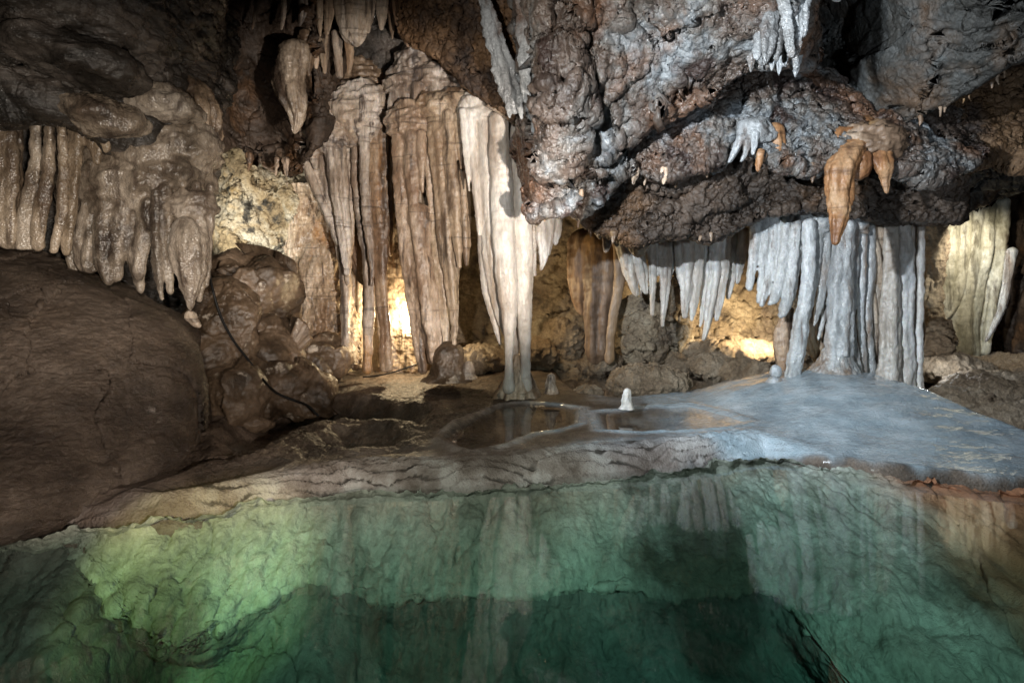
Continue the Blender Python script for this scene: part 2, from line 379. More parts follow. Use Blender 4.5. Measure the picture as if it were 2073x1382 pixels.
# displacement recipes
def D(scale, amp, o=4, ridge=False, st=(1, 1, 1), gain=.5):
    st = np.array(st)
    return lambda Q: fbm(Q * st * scale + 3.7, o, gain, ridge) * amp
def WL(scale, amp, st=(1, 1, 1)):
    st = np.array(st)
    return lambda Q: (0.5 - worley(Q * st * scale)) * amp
def facet(scale, amp, st=(1, 1, 1), warp=.25):
    st = np.array(st)
    def fn(Q):
        p = Q * st * scale
        w = warp
        p = p + np.stack([fbm(p * 1.3 + 5.1, 3), fbm(p * 1.3 + 33.3, 3), fbm(p * 1.3 + 71.9, 3)], 1) * w
        i = np.floor(p).astype(np.int64); f = p - i
        best = np.full(len(p), 9.0); val = np.zeros(len(p))
        for a in (-1, 0, 1):
            for b in (-1, 0, 1):
                for c in (-1, 0, 1):
                    h = _h(i[:, 0] + a, i[:, 1] + b, i[:, 2] + c)
                    q = np.stack([f[:, 0] - a, f[:, 1] - b, f[:, 2] - c], 1) - (_g[h] * .4 + .5)
                    d = (q * q).sum(1); v = (q * _g[(h * 7 + 13) & 511]).sum(1) + .35 * _g[(h * 3 + 5) & 511][:, 0]
                    m = d < best
                    val = np.where(m, v, val); best = np.where(m, d, best)
        return val * amp
    return fn
def crack(scale, width, depth, st=(1, 1, 1)):
    st = np.array(st)
    def fn(Q):
        p = Q * st * scale
        n = noise(p + fbm(p * 2 + 9, 3)[:, None] * .35 + 2.2)
        k = sstep(-.15, .25, noise(p * .6 + 41))
        return -depth * np.exp(-(n / width) ** 2) * k
    return fn
ROCK = [D(.6, .24, 3), facet(1.3, .11, (1, 1, 1.2)), facet(3.0, .035, (1, .8, 1.1)), D(2.6, .05, 5, False, (1, 1, .8), .55), crack(.8, .03, .16), crack(1.9, .04, .07), D(6, .018, 4, True, (.6, 1, 1.3)), D(17, .008, 3, True, (.6, 1, 1.3))]
ROCK0 = [D(.7, .28, 3), D(1.6, .16, 3, True), D(4.5, .07, 4, True), D(15, .022, 3, True)]
SOFTROCK = [D(.8, .18, 3), D(2.5, .06, 4), D(9, .018, 3, True)]
CRUST = [D(.8, .2, 3), facet(1.8, .16), facet(5, .06), D(7, .06, 5, False, (1, 1, 1), .62), D(24, .02, 3, True)]

# ================================================================ SETTING
# ---- terrace (heightfield)
shore_px = [(-500, 3.3), (0, 3.58), (110, 3.72), (300, 3.84), (500, 4.1), (700, 4.39), (900, 4.39), (1060, 4.55), (1300, 4.79), (1450, 5.05), (1560, 5.27), (1650, 5.05), (1750, 4.85), (1900, 4.62), (2073, 4.39), (2600, 4.0)]
sx = np.array([(p - CX) / F * d for p, d in shore_px]); sy = np.array([d for p, d in shore_px])

def seg_dist(x, y, poly, closed=False):
    poly = np.array(poly); best = np.full(x.shape, 1e9)
    n = len(poly)
    for k in range(n if closed else n - 1):
        a, b = poly[k], poly[(k + 1) % n]
        ab = b - a; t = np.clip(((x - a[0]) * ab[0] + (y - a[1]) * ab[1]) / (ab @ ab), 0, 1)
        best = np.minimum(best, np.hypot(x - a[0] - t * ab[0], y - a[1] - t * ab[1]))
    return best
def inside(x, y, poly):
    poly = np.array(poly); r = np.zeros(x.shape, bool); n = len(poly)
    for k in range(n):
        (x1, y1), (x2, y2) = poly[k], poly[(k + 1) % n]
        c = ((y1 > y) != (y2 > y)) & (x < (x2 - x1) * (y - y1) / (y2 - y1 + 1e-12) + x1)
        r ^= c
    return r
def ground(pts, z):
    out = []
    for px, py in pts:
        w = PZ(px, py, z); out.append((w[0], w[1]))
    return np.array(out)
RIM_Z = .175
rim_pool = ground([(880, 892), (905, 868), (960, 842), (1010, 820), (1060, 816), (1120, 818), (1180, 826), (1178, 858), (1130, 872), (1080, 880), (1030, 900), (955, 916), (915, 906)], RIM_Z)
side_pool = ground([(1195, 834), (1260, 830), (1330, 822), (1400, 818), (1480, 838), (1530, 855), (1480, 866), (1400, 872), (1300, 876), (1210, 872)], RIM_Z)
black_pool = ground([(255, 1000), (330, 975), (420, 945), (520, 930), (600, 935), (560, 955), (430, 985), (330, 1002)], .13)
back_pool = ground([(1110, 742), (1180, 738), (1300, 742), (1420, 748), (1560, 752), (1530, 775), (1400, 792), (1250, 806), (1170, 795), (1120, 765)], .20)
hollow = ground([(440, 850), (520, 800), (640, 795), (760, 800), (880, 815), (860, 850), (700, 835), (600, 850), (520, 900), (450, 900)], .2)
hollow2 = ground([(620, 875), (680, 850), (780, 850), (850, 870), (800, 890), (700, 895)], .2)

def floor_z(x, y):
    s = y - np.interp(x, sx, sy)
    P2 = np.stack([x, y, 0 * x], 1)
    wob = fbm(P2 * .9, 3) * .12
    s = s + wob * .35
    lipH = .15 + .03 * np.tanh(x)
    blue_x = sstep(2.0, 2.9, x)
    rise = sstep(-.02, .40, s)
    z = -0.35 + (0.35 + lipH) * np.clip(rise * .75 + .25 * sstep(-.1, .25, s), 0, 1)
    zb = -.35 + .46 * sstep(-.10, .07, s) + .035 * sstep(.0, 2.0, s) + .2 * sstep(.1, 2.4, s)
    z = z * (1 - blue_x) + zb * blue_x
    z += .03 * sstep(.4, 3.5, s) + .08 * sstep(2.5, 5, s) * (x < 2.5)
    # mound below the blue flowstone, dropping away to its right
    mx, my = P(1700, 790, 7.1)[:2]
    r = np.hypot((x - mx) / 1.0, (y - my) / 1.0)
    z += .20 * np.exp(-(r / 1.1) ** 2)
    ridge = (x - 4.55) + (y - 6.3) * .25
    z -= .55 * sstep(.0, .7, ridge) * sstep(4.9, 5.4, y - (x - 4.0) * .2)
    # rippled rim, ledges parallel to the shore
    rimb = np.exp(-((s - .22) / .30) ** 2) * (1 - blue_x)
    crest = .07 * np.exp(-((s - .22) / .16) ** 2) - .05 * sstep(.35, .8, s) * sstep(.2, -.5, x)
    z += crest * (1 - blue_x) * (.7 + .9 * fbm(P2 * np.array([1.2, .6, 1]) + 3, 3))
    ph = s * 88 + 16 * fbm(P2 * np.array([1.3, 2.2, 1]), 4)
    sw = np.mod(ph / 6.283, 1.0); saw = np.minimum(sw / .72, (1 - sw) / .28)
    z += rimb * ((saw ** 2 - .35) * .075 * np.clip(.5 + 1.3 * fbm(P2 * np.array([.8, 1.6, 1]) + 7, 3), .05, 1.2) + .045 * fbm(P2 * np.array([3.5, 12, 1]), 4, ridge=True))
    z += .05 * blue_x * sstep(.1, .6, s) * fbm(P2 * np.array([1.5, 2.0, 1]), 4) + .003 * blue_x * sstep(.05, .3, s) * (np.abs(np.sin(s * 34 + 9 * fbm(P2 * np.array([1.5, 2.5, 1]), 4))) ** .5)
    # basins
    for poly, lev, dep, rimh, w in ((rim_pool, RIM_Z, .10, .020, .05), (side_pool, RIM_Z, .05, .014, .05), (black_pool, .13, .08, .018, .04), (back_pool, .2, .16, 0, .1)):
        ins = inside(x, y, poly); dd = seg_dist(x, y, poly, True)
        sd = np.where(ins, -dd, dd) + fbm(P2 * 6, 3) * .03
        near = np.exp(-np.maximum(sd, 0) / .25)
        z = z * (1 - near) + (lev + .006) * near
        z += rimh * np.exp(-(sd / (w * .8)) ** 2)
        z = np.where(sd < 0, np.minimum(z, lev + rimh - dep * sstep(0, .22, -sd)), z)
    for poly, dep in ((hollow, .26), (hollow2, .13)):
        ins = inside(x, y, poly); dd = seg_dist(x, y, poly, True)
        sd = np.where(ins, -dd, dd) + fbm(P2 * 4, 3) * .08
        z -= dep * sstep(.05, -.3, sd)
        z += .03 * np.exp(-((sd - .06) / .08) ** 2)
    left = sstep(.6, -.6, x) * sstep(.5, .9, s)
    z += left * (.08 * fbm(P2 * 2.2, 4) + .03 * fbm(P2 * 13, 4, .6, ridge=True))
    z += sstep(.3, .8, s) * sstep(7.0, 9.5, y) * .05 * fbm(P2 * 3, 4, ridge=True)
    z += .008 * fbm(P2 * np.array([9, 14, 1]), 3) * (1 - .6 * blue_x) + .004 * fbm(P2 * 30, 2)
    z -= 3.0 * sstep(.0, -.05, s)
    mud_shade = sstep(.62, .10, saw) * sstep(.4, .55, sw + (sw < .12)) * np.exp(-((s - .24) / .26) ** 2) * sstep(-.22, .10, fbm(P2 * np.array([1.4, 3.0, 1]) + 19, 3) - .12 * sstep(-.2, .8, x)) * (1 - blue_x)  # mud and ledge shade painted as darker colour behind the rim crests
    return z, s, mud_shade

nu, nv = 760, 620
pxs = np.linspace(-420, 2500, nu); ds = 3.0 * (12.5 / 3.0) ** np.linspace(0, 1, nv)
PX, DS = np.meshgrid(pxs, ds)
X = (PX - CX) / F * DS; Y = DS
z, s, mud_shade = floor_z(X.ravel(), Y.ravel())
V = np.stack([X, Y, z.reshape(X.shape)], 2)
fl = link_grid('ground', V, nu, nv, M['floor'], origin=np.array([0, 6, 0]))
tag(fl, kind='structure')
xf, yf = X.ravel(), Y.ravel(); P2 = np.stack([xf, yf, 0 * xf], 1)
nn = fbm(P2 * 2.2, 4)
edge = np.minimum.reduce([np.abs(np.where(inside(xf, yf, p), -1, 1) * seg_dist(xf, yf, p, True)) for p in (rim_pool, side_pool)])
rim = np.clip(np.exp(-((s - .22) / .38) ** 2) * (.75 + .8 * nn) * sstep(-3.3, -.4, xf) * 1.1 + np.exp(-(edge / .07) ** 2) * .8 + .35 * np.exp(-((s - .2) / .26) ** 2), 0, 1) * sstep(2.7, 2.0, xf)
cal = np.clip(sstep(1.5, 2.5, xf + nn * .8 + (yf - 5) * .25) * sstep(.03, .12, s + .05 * fbm(P2 * np.array([9, 3, 1]), 3)) * sstep(.4, -.1, (xf - 4.75) + (yf - 6.3) * .25) * sstep(8.2, 7.4, yf) + .8 * np.exp(-(edge / .05) ** 2) * sstep(-.2, .6, xf) + .55 * rim * sstep(.2, .8, xf + nn) * sstep(.2, .5, s), 0, 1)
rim = rim * (1 - .9 * mud_shade); cal = cal * (1 - .8 * mud_shade)
for nm, val in (('rim', rim), ('calcite', cal), ('mud', mud_shade)):
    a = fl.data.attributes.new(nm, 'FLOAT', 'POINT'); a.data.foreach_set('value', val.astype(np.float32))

# ---- pool bed: rows of (py, z) per column
bedcols = [-250, 20, 165, 330, 480, 620, 760, 880, 1000, 1130, 1260, 1390, 1500, 1580, 1680, 1800, 1950, 2073, 2350]
ledge_y = [1100, 1105, 1140, 1290, 1245, 1165, 1215, 1205, 1200, 1190, 1195, 1190, 1195, 1200, 1330, 1480, 1600, 1650, 1700]
shore_y = [1095, 1090, 1070, 1057, 1033, 1012, 1000, 1000, 990, 982, 970, 955, 938, 935, 950, 968, 985, 1000, 1020]
rows = [[] for _ in range(7)]
for px, ly, sh in zip(bedcols, ledge_y, shore_y):
    kd = min(1, max(.35, (ly - sh) / 110)); lz = -.06 - .46 * (ly - sh) / 200 if ly - sh < 200 else -.30 - .22 * (ly - sh) / 200
    rows[0].append(PZ(px, sh - 14, .06))
    rows[1].append(PZ(px, sh + 6, -.05))
    rows[2].append(PZ(px, sh * .5 + ly * .5, -.06 + lz * .45))
    rows[3].append(PZ(px, ly - 4, lz))
    rows[4].append(PZ(px, ly + 9, lz - .05 * kd))
    b = max(1400, ly + 120)
    rows[5].append(PZ(px, b, lz - .48))
    e = PZ(px, b, lz - .48); rows[6].append(e + np.array([0, -2.0, -.5]))
bed_disp = [D(1.3, .10, 3), D(3.2, .06, 3, True, (1.2, .5, .7)), crack(.9, .03, .03), lambda Q: WL(8.5, .085, (1, .6, .8))(Q) * sstep(-.22, -.40, Q[:, 2]) * sstep(-.72, -.56, Q[:, 2]) * sstep(.1, -.9, Q[:, 0]), D(9, .03, 5, True, (1.3, .5, .7)), D(34, .008, 3)]
crk = np.array([PZ(px, py, -.22 - .2 * k / 4)[:2] for k, (px, py) in enumerate(((1850, 1000), (1905, 1065), (1960, 1130), (2020, 1230), (2090, 1310)))])
bed_disp.append(lambda Q: -.05 * np.exp(-(seg_dist(Q[:, 0] + .03 * fbm(Q * 5, 3), Q[:, 1], crk) / .012) ** 2))
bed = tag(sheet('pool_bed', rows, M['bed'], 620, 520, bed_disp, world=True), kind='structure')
bw = np.empty(len(bed.data.vertices) * 3, np.float32); bed.data.vertices.foreach_get('co', bw); bw = bw.reshape(-1, 3) + np.array(bed.location)
rust = np.clip(sstep(2.75, 3.35, bw[:, 0] + .5 * fbm(bw * 1.6, 4)) * .9, 0, 1)
at_ = bed.data.attributes.new('rust', 'FLOAT', 'POINT'); at_.data.foreach_set('value', rust.astype(np.float32))
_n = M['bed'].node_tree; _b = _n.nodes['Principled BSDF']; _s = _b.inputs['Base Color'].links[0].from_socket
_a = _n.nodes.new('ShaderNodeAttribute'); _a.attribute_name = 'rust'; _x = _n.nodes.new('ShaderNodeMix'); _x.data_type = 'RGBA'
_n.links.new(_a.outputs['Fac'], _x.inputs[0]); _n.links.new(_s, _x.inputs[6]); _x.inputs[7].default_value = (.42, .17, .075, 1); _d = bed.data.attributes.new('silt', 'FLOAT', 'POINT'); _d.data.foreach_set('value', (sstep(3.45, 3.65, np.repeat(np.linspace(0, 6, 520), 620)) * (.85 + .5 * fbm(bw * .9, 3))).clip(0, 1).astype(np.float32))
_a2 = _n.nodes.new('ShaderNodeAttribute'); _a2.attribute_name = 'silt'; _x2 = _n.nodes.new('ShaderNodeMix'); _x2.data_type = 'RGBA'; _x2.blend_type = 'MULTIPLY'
_n.links.new(_a2.outputs['Fac'], _x2.inputs[0]); _n.links.new(_x.outputs[2], _x2.inputs[6]); _x2.inputs[7].default_value = (.33, .32, .34, 1); _n.links.new(_x2.outputs[2], _b.inputs['Base Color'])  # multiplies the bed colour darker below the ledge

def slab(name, poly, z, mat, thick=None):
    import bmesh
    bm = bmesh.new()
    c = np.mean(np.array(poly), 0)
    vs = [bm.verts.new((p[0] - c[0], p[1] - c[1], 0)) for p in poly]
    f = bm.faces.new(vs)
    if f.normal.z < 0 : f.normal_flip()
    f.normal_update()
    if f.normal.z < 0: f.normal_flip()
    if thick:
        r = bmesh.ops.extrude_face_region(bm, geom=[f])
        for v in r['geom']:
            if isinstance(v, bmesh.types.BMVert): v.co.z -= thick
        bmesh.ops.recalc_face_normals(bm, faces=bm.faces)
    me = bpy.data.meshes.new(name); bm.to_mesh(me); bm.free(); me.materials.append(mat)
    o = bpy.data.objects.new(name, me); COL.objects.link(o); o.location = (c[0], c[1], z)
    return tag(o, kind='structure')
slab('water', [(-6, .6), (7, .6), (7, 5.9), (-6, 5.9)], 0.0, M['water'], 3.0)
def grow(poly, k=.10):
    c = poly.mean(0); d = poly - c; return c + d * (1 + k / (np.linalg.norm(d, axis=1)[:, None] + .01))
slab('rimpool_water', grow(rim_pool, .02), RIM_Z - .004, M['still'])
slab('side_pool_water', grow(side_pool, .0), RIM_Z - .006, M['still'])
slab('dark_pool_water', grow(black_pool, .02), .126, M['still'])
slab('back_pool_water', grow(back_pool, .25), .185, M['still'])

# ---- cave walls and ceiling
def curl(rows, dy, dd, times=1):
    last = rows[-1]
    return rows + [[(p[0], p[1] + dy, p[2] + dd) for p in last]]
w_rows = []
for y, dd in ((60, 10.6), (250, 10.9), (420, 10.6), (560, 10.7), (660, 10.6), (720, 10.2), (775, 9.6)):
    w_rows.append([(px, y, dd + dl) for px, dl in ((250, .3), (450, .0), (650, -.3), (850, .1), (1000, .2), (1150, -.4), (1300, .25), (1420, -.1), (1550, .1), (1700, .6), (1900, 1.0), (2100, .6), (2400, .2))])
tag(sheet('cave_wall', w_rows, M['wall'], 620, 260, CRUST), kind='structure')
c_rows = [[(px, y, d) for px in (-500, 0, 400, 800, 1200, 1600, 2000, 2600)] for y, d in ((-900, 3.0), (-500, 4.4), (-200, 6.5), (-60, 8.3), (60, 9.6), (200, 10.6))]
tag(sheet('cave_ceiling', c_rows, M['darkrock'], 300, 160, ROCK), kind='structure')
# right side wall
sw = [[(px, y, d) for px, d in ((1990, 11.2), (2060, 9.5), (2140, 8.2), (2300, 7.0), (2600, 5.5))] for y in (200, 400, 560, 700, 800)]
tag(sheet('side_wall', sw, M['darkrock'], 120, 160, ROCK), kind='structure')
lw = [[(px, y, d) for px, d in ((-600, 4.5), (-200, 6.2), (100, 7.2), (330, 8.2), (470, 9.6))] for y in (-200, 100, 300, 500, 700, 850)]
tag(sheet('side_wall', lw, M['blackrock'], 200, 200, ROCK), kind='structure')


# ================================================================ ROCK MASSES
def mass(name, rows, mat, nu, nv, disp, label, cat, seed=0.0, back=((-12, .5), (-70, 1.2)), group=None):
    for dy, dd in back:
        rows = rows + [[(p[0], p[1] + dy, p[2] + dd) for p in rows[-1]]]
    return tag(sheet(name, rows, mat, nu, nv, disp, seed=seed), label, cat, group)

def rows_between(px, tops, bots, fr, depth):
    """Rows of a mass between an upper and a lower outline; depth(px index, fraction)."""
    return [[(px[k], tops[k] * (1 - f) + bots[k] * f, depth(k, f)) for k in range(len(px))] for f in fr]

# the great overhang over the middle of the pool
opx = [1052, 1066, 1085, 1130, 1175, 1200, 1300, 1400, 1480, 1560, 1625, 1650]
obot = [330, 400, 438, 432, 400, 318, 250, 214, 160, 122, 132, 120]
obase = [6.9, 6.25, 5.95, 5.85, 5.85, 5.95, 5.8, 5.6, 5.45, 5.35, 5.5, 6.2]
mass('rock_overhang', rows_between(opx, [-160] * 12, obot, (0, .2, .4, .6, .75, .88, .96, 1), lambda k, f: obase[k] - .75 * (1 - f) - .25 * math.sin(math.pi * f)), M['rock'], 560, 460, ROCK + [D(5, .05, 3, True, (1, 1, .4))],
     'huge grey and rust brown rock overhanging the middle of the pool', 'rock', seed=1.3)
# broken band below it
bpx = [1165, 1185, 1215, 1260, 1300, 1350, 1400, 1440, 1480, 1530, 1560, 1585]
btop = [400, 340, 295, 255, 232, 210, 195, 175, 140, 110, 95, 90]
bbot = [425, 412, 378, 345, 352, 362, 345, 330, 292, 245, 215, 180]
mass('rock_ledge', rows_between(bpx, btop, bbot, (0, .25, .5, .75, .92, 1), lambda k, f: 6.25 - .12 * math.sin(math.pi * f) - .1 * f + (.3 if k in (0, 11) else 0)), M['rock'], 420, 260, ROCK[1:] + [D(9, .045, 3, True)],
     'brown rock ledge with ragged lower edge under the crack of the great overhang', 'rock', seed=6.1)
# dark underside
upx = [1085, 1125, 1160, 1200, 1240, 1290, 1350, 1420, 1480, 1540, 1600, 1700, 1800, 1900, 1960]
utop = [395, 385, 370, 350, 335, 325, 320, 300, 270, 250, 240, 240, 260, 300, 320]
ubot = [402, 405, 432, 462, 478, 488, 462, 482, 468, 440, 425, 428, 445, 442, 430]
mass('rock_underside', rows_between(upx, utop, ubot, (0, .3, .6, .85, 1), lambda k, f: 6.35 + .40 * f), M['darkrock'], 560, 200, ROCK[1:] + [D(9, .05, 3, True)],
     'dark brown ragged rock above the row of white stalactites', 'rock', seed=3.3)
# right hand ceiling rocks
rpx = [1520, 1555, 1600, 1640, 1690, 1740, 1790, 1840, 1890, 1940, 1975, 1990]
rtop = [150, 130, 120, 120, 150, 170, 190, 200, 210, 230, 260, 280]
rbot = [300, 318, 335, 350, 318, 312, 330, 350, 362, 345, 325, 300]
mass('rock_ledge', rows_between(rpx, rtop, rbot, (0, .2, .45, .7, .9, 1), lambda k, f: 6.55 - .75 * math.sin(math.pi * .55 * f) + .04 * abs(k - 5)), M['rock'], 480, 300, ROCK + [D(9, .05, 3, True)],
     'lumpy brown rock the fat orange stalactite hangs from', 'rock', seed=9.2)
tpx = [1610, 1650, 1700, 1750, 1810, 1870, 1930, 1990, 2073, 2200, 2400]
tbot = [150, 215, 250, 268, 268, 240, 212, 182, 118, 40, -60]
td = [7.6, 7.4, 7.0, 6.5, 6.1, 5.8, 5.6, 5.4, 5.1, 4.8, 4.5]
mass('rock_slab', rows_between(tpx, [-260] * 11, tbot, (0, .25, .5, .7, .88, 1), lambda k, f: td[k] - .9 * (1 - f) - .1 * math.sin(math.pi * f)), M['tealrock'], 480, 320, ROCK,
     'dark bluish slab of ceiling rock slanting down from the top right corner', 'rock', seed=12.7)
qpx = [1800, 1850, 1890, 1930, 1980, 2040, 2110, 2250, 2400]
qtop = [260, 235, 215, 195, 170, 140, 110, 60, 0]
qbot = [345, 362, 366, 345, 322, 320, 335, 340, 340]
mass('rock_ledge', rows_between(qpx, qtop, qbot, (0, .3, .6, .85, 1), lambda k, f: 6.9 - .45 * f), M['rustrock'], 320, 200, ROCK[1:] + [D(9, .05, 3, True)],
     'small brown rock ledge in the shadow below the bluish slab at the right edge', 'rock', seed=15.5)
gpx = [1860, 1900, 1960, 2020, 2080, 2200, 2400]
mass('rock_underside', rows_between(gpx, [300] * 7, [432, 440, 432, 405, 380, 380, 380], (0, .4, .8, 1), lambda k, f: 7.3 + 1.2 * f), M['tealrock'], 260, 110, ROCK[1:],
     'smooth dark underside of rock above the cream curtain at the far right', 'rock', seed=18.1)
# left hand ceiling
lpx = [-320, -150, 0, 90, 170, 250, 320, 390, 430, 450]
lbot = [205, 200, 196, 200, 225, 262, 268, 235, 190, 160]
ld = [4.4, 4.7, 5.0, 5.15, 5.35, 5.6, 5.9, 6.3, 6.8, 7.4]
mass('flowstone_ceiling', rows_between(lpx, [-240] * 10, lbot, (0, .25, .5, .7, .86, .96, 1), lambda k, f: ld[k] - .9 * (1 - f) + .16 * math.sin(3 * math.pi * f)), M['blackrock'], 420, 380,
     [lambda Q: .16 * np.abs(noise(Q * np.array([1.1, 1.1, .5]) + 4)) , D(.8, .22, 3), D(2.0, .14, 3, True, (.5, .7, 1.4)), D(5, .07, 3, True, (.5, .6, 1.6)), D(14, .02, 3, True, (.5, .6, 1.4))],
     'black wet rippled flowstone hanging over the upper left corner', 'flowstone', seed=21.4)
mpx = [300, 350, 400, 440, 490, 540, 590, 640, 690, 720]
mbot = [235, 262, 282, 300, 300, 342, 345, 300, 240, 200]
mtop = [-160] * 10
mass('rock_ceiling', rows_between(mpx, mtop, mbot, (0, .2, .4, .58, .75, .9, 1), lambda k, f: (6.6, 6.9, 7.3, 7.9, 8.3, 8.4, 8.1, 7.8, 8.2, 8.8)[k] - .9 * (1 - f) + (.5 * math.exp(-((f - .8) / .15) ** 2) if 3 <= k <= 6 else 0)), M['darkrock'], 340, 380, ROCK,
     'dark brown hollowed rock between the black flowstone and the tall columns', 'rock', seed=24.9)
kpx = [815, 840, 870, 905, 945, 985, 1020, 1055, 1075]
kbot = [60, 82, 92, 112, 165, 195, 215, 250, 260]
mass('rock_ceiling', rows_between(kpx, [-160] * 9, kbot, (0, .25, .5, .75, .93, 1), lambda k, f: 7.3 - .08 * k - .5 * (1 - f)), M['rustrock'], 260, 260, ROCK[1:] + [D(9, .05, 3, True)],
     'rust brown crumbly rock above the grey domed columns', 'rock', seed=27.7)
dpx = [640, 680, 720, 760, 800, 840, 880]
mass('rock_ceiling', rows_between(dpx, [-120] * 7, [170, 190, 215, 240, 235, 200, 150], (0, .3, .6, .85, 1), lambda k, f: 8.3 + .1 * f), M['blackrock'], 220, 200, ROCK,
     'black recess rock behind the top of the tall columns', 'rock', seed=30.2)

# ---- lit wall at the left, with its slope of rubble
g_rows = []
for y, dd in ((260, 9.2), (340, 9.25), (430, 9.1), (520, 9.0), (600, 8.95), (680, 8.9), (760, 8.7)):
    g_rows.append([(px, y, dd + dl) for px, dl in ((360, .3), (430, 0), (490, -.1), (550, .05), (600, -.05), (650, .05), (700, .3), (740, .8))])
def pits(Q):
    w = worley(Q * 7)
    return -.10 * sstep(.45, .15, w) * sstep(-.1, .25, fbm(Q * 1.3 + 4, 2)) 
tag(sheet('rock_outcrop', g_rows, M['litrock'], 300, 360, CRUST + [pits], seed=33.1), 'lamp lit ochre and grey pitted rock face left of the tall columns', 'rock')
tag(sheet('rock_outcrop', [[(px, y, d + dl) for px, dl in ((570, .5), (600, .12), (640, 0), (690, .02), (730, .2))] for y, d in ((370, 8.85), (480, 8.8), (580, 8.7), (680, 8.55), (740, 8.3))], M['tan'], 140, 300, SOFTROCK + [D(6, .04, 3, True, (1, 1, .4))], seed=36.1),
    'smooth grey brown flowstone face behind the leftmost tall column', 'flowstone')

# ---- the big boulder at the left front
br = []
bp_ = [-300, -150, 0, 130, 260, 345, 392, 408, 412]
for ys, dl in (([440, 460, 488, 520, 585, 622, 655, 668, 676], [6.2, 6.2, 6.2, 6.2, 6.3, 6.3, 6.4, 6.6, 7.0]),
               ([520, 540, 545, 570, 628, 662, 692, 704, 712], [5.0, 5.0, 5.1, 5.2, 5.35, 5.5, 5.75, 6.2, 6.8]),
               ([720, 720, 710, 715, 740, 765, 790, 805, 810], [4.0, 4.2, 4.35, 4.5, 4.8, 5.0, 5.3, 5.8, 6.5]),
               ([920, 920, 890, 870, 868, 868, 870, 870, 868], [3.5, 3.7, 3.9, 4.15, 4.55, 4.8, 5.05, 5.5, 6.2]),
               ([1130, 1110, 1060, 1010, 958, 925, 905, 897, 893], [3.15, 3.25, 3.5, 3.85, 4.3, 4.6, 4.85, 5.3, 6.0]),
               ([1190, 1150, 1098, 1058, 990, 947, 916, 906, 900], [3.2, 3.3, 3.6, 3.9, 4.4, 4.75, 5.0, 5.5, 6.2]),
               ([1185, 1145, 1094, 1054, 986, 943, 914, 904, 898], [4.0, 4.1, 4.3, 4.6, 5.0, 5.3, 5.6, 6.0, 6.6])):
    br.append([(-1000, ys[0] + (ys[0] - ys[2]) * .5, dl[0] - .9), (-600, ys[0] + (ys[0] - ys[2]) * .3, dl[0] - .4)] + [(a, b, c) for a, b, c in zip(bp_, ys, dl)])
tag(sheet('boulder', br, M['boulder'], 560, 520, [D(.7, .14, 3), D(2.2, .045, 3), crack(.5, .012, .015), facet(.9, .06), D(7, .016, 4, True, (.6, .6, 1.4)), D(17, .013, 4, True, (.65, .65, 1.4))], seed=2.2),
    'large smooth dark brown boulder leaning over the left shore', 'boulder')

# ---- brown wet mounds behind it
MND = [D(1.1, .30, 3), facet(1.6, .16), D(3.5, .07, 3), D(11, .02, 3, True), D(30, .007, 2)]
for px, py, d, rx, ry, tl, lab in ((505, 610, 8.1, 100, 105, -.6, 'sloping brown mound under the lit rock face, crossed by the black cable'),
                                   (538, 725, 7.6, 88, 88, -.4, 'round brown mound with pale drip spots right of the black cable'),
                                   (445, 710, 7.1, 72, 130, -.2, 'brown mound wedged between the big boulder and the black cable'),
                                   (475, 805, 6.75, 74, 66, -.3, 'brown mound topped with a cluster of white drip spots'),
                                   (605, 785, 7.3, 85, 42, -.35, 'low brown mound spreading onto the terrace near the cable'),
                                   (640, 735, 8.3, 60, 46, .3, 'grey brown rounded rock at the foot of the leftmost column')):
    tag(blob('rock_mound', px, py, d, rx, ry, M['mudrock'], disp=MND, tilt=tl), lab, 'rock', 'brown mounds behind the boulder')

# ---- crusted rocks along the back pool
CR = [D(2.5, .10, 3), D(7, .07, 3, True), WL(14, .05), D(30, .012, 2)]
for px, py, d, rx, ry, lab in ((1315, 772, 7.9, 78, 30, 'crusted grey rock lying in the back pool beside the pale stalagmite'),
                               (1215, 735, 9.4, 40, 24, 'crusted brown foot of rock under the brown drapery'),
                               (1375, 738, 9.6, 40, 16, 'low crusted rock at the far bank of the back pool'),
                               (1440, 742, 9.0, 42, 20, 'lamp lit crusted lump left of the two lit lumps at the back pool'),
                               (1495, 750, 8.7, 30, 24, 'lamp lit crusted lump in the middle of the back pool bank'),
                               (1535, 752, 8.4, 24, 22, 'lamp lit crusted lump nearest the blue flowstone'),
                               (1080, 718, 9.3, 46, 30, 'brown crusted ledge behind the white column'),
                               (965, 728, 9.2, 60, 26, 'brown crusted ledge left of the white column base'),
                               (1135, 700, 9.9, 45, 50, 'dark crusted rock in the recess behind the brown drapery'),
                               (1470, 712, 9.9, 100, 24, 'ochre crusted bank below the lamp at the back wall'),
                               (1320, 722, 10.0, 80, 22, 'tan crusted bank of the back wall right of the brown drapery'),
                               (1190, 800, 7.6, 26, 10, 'small dark crusted stone at the near edge of the back pool'),
                               (1895, 690, 8.6, 30, 42, 'dark lumpy rock right of the blue flowstone'),
                               (1930, 748, 8.4, 70, 26, 'brown crusted shelf below the cream curtain'),
                               (2030, 790, 7.4, 110, 30, 'brown crusted shelf at the right edge behind the blue sheet'),
                               (2060, 850, 6.6, 70, 36, 'dark crusted block at the right edge below the shelf'),
                               (2060, 745, 9.0, 80, 22, 'dark shelf of rock in the far right corner'),
                               (1950, 812, 7.1, 60, 26, 'dark grey rock sloping beside the blue sheet')):
    tag(blob('crusted_rock', px, py, d, rx, ry, M['crystal'], rdep=rx * .8, disp=CR), lab, 'rock', 'crusted rocks around the back pool')
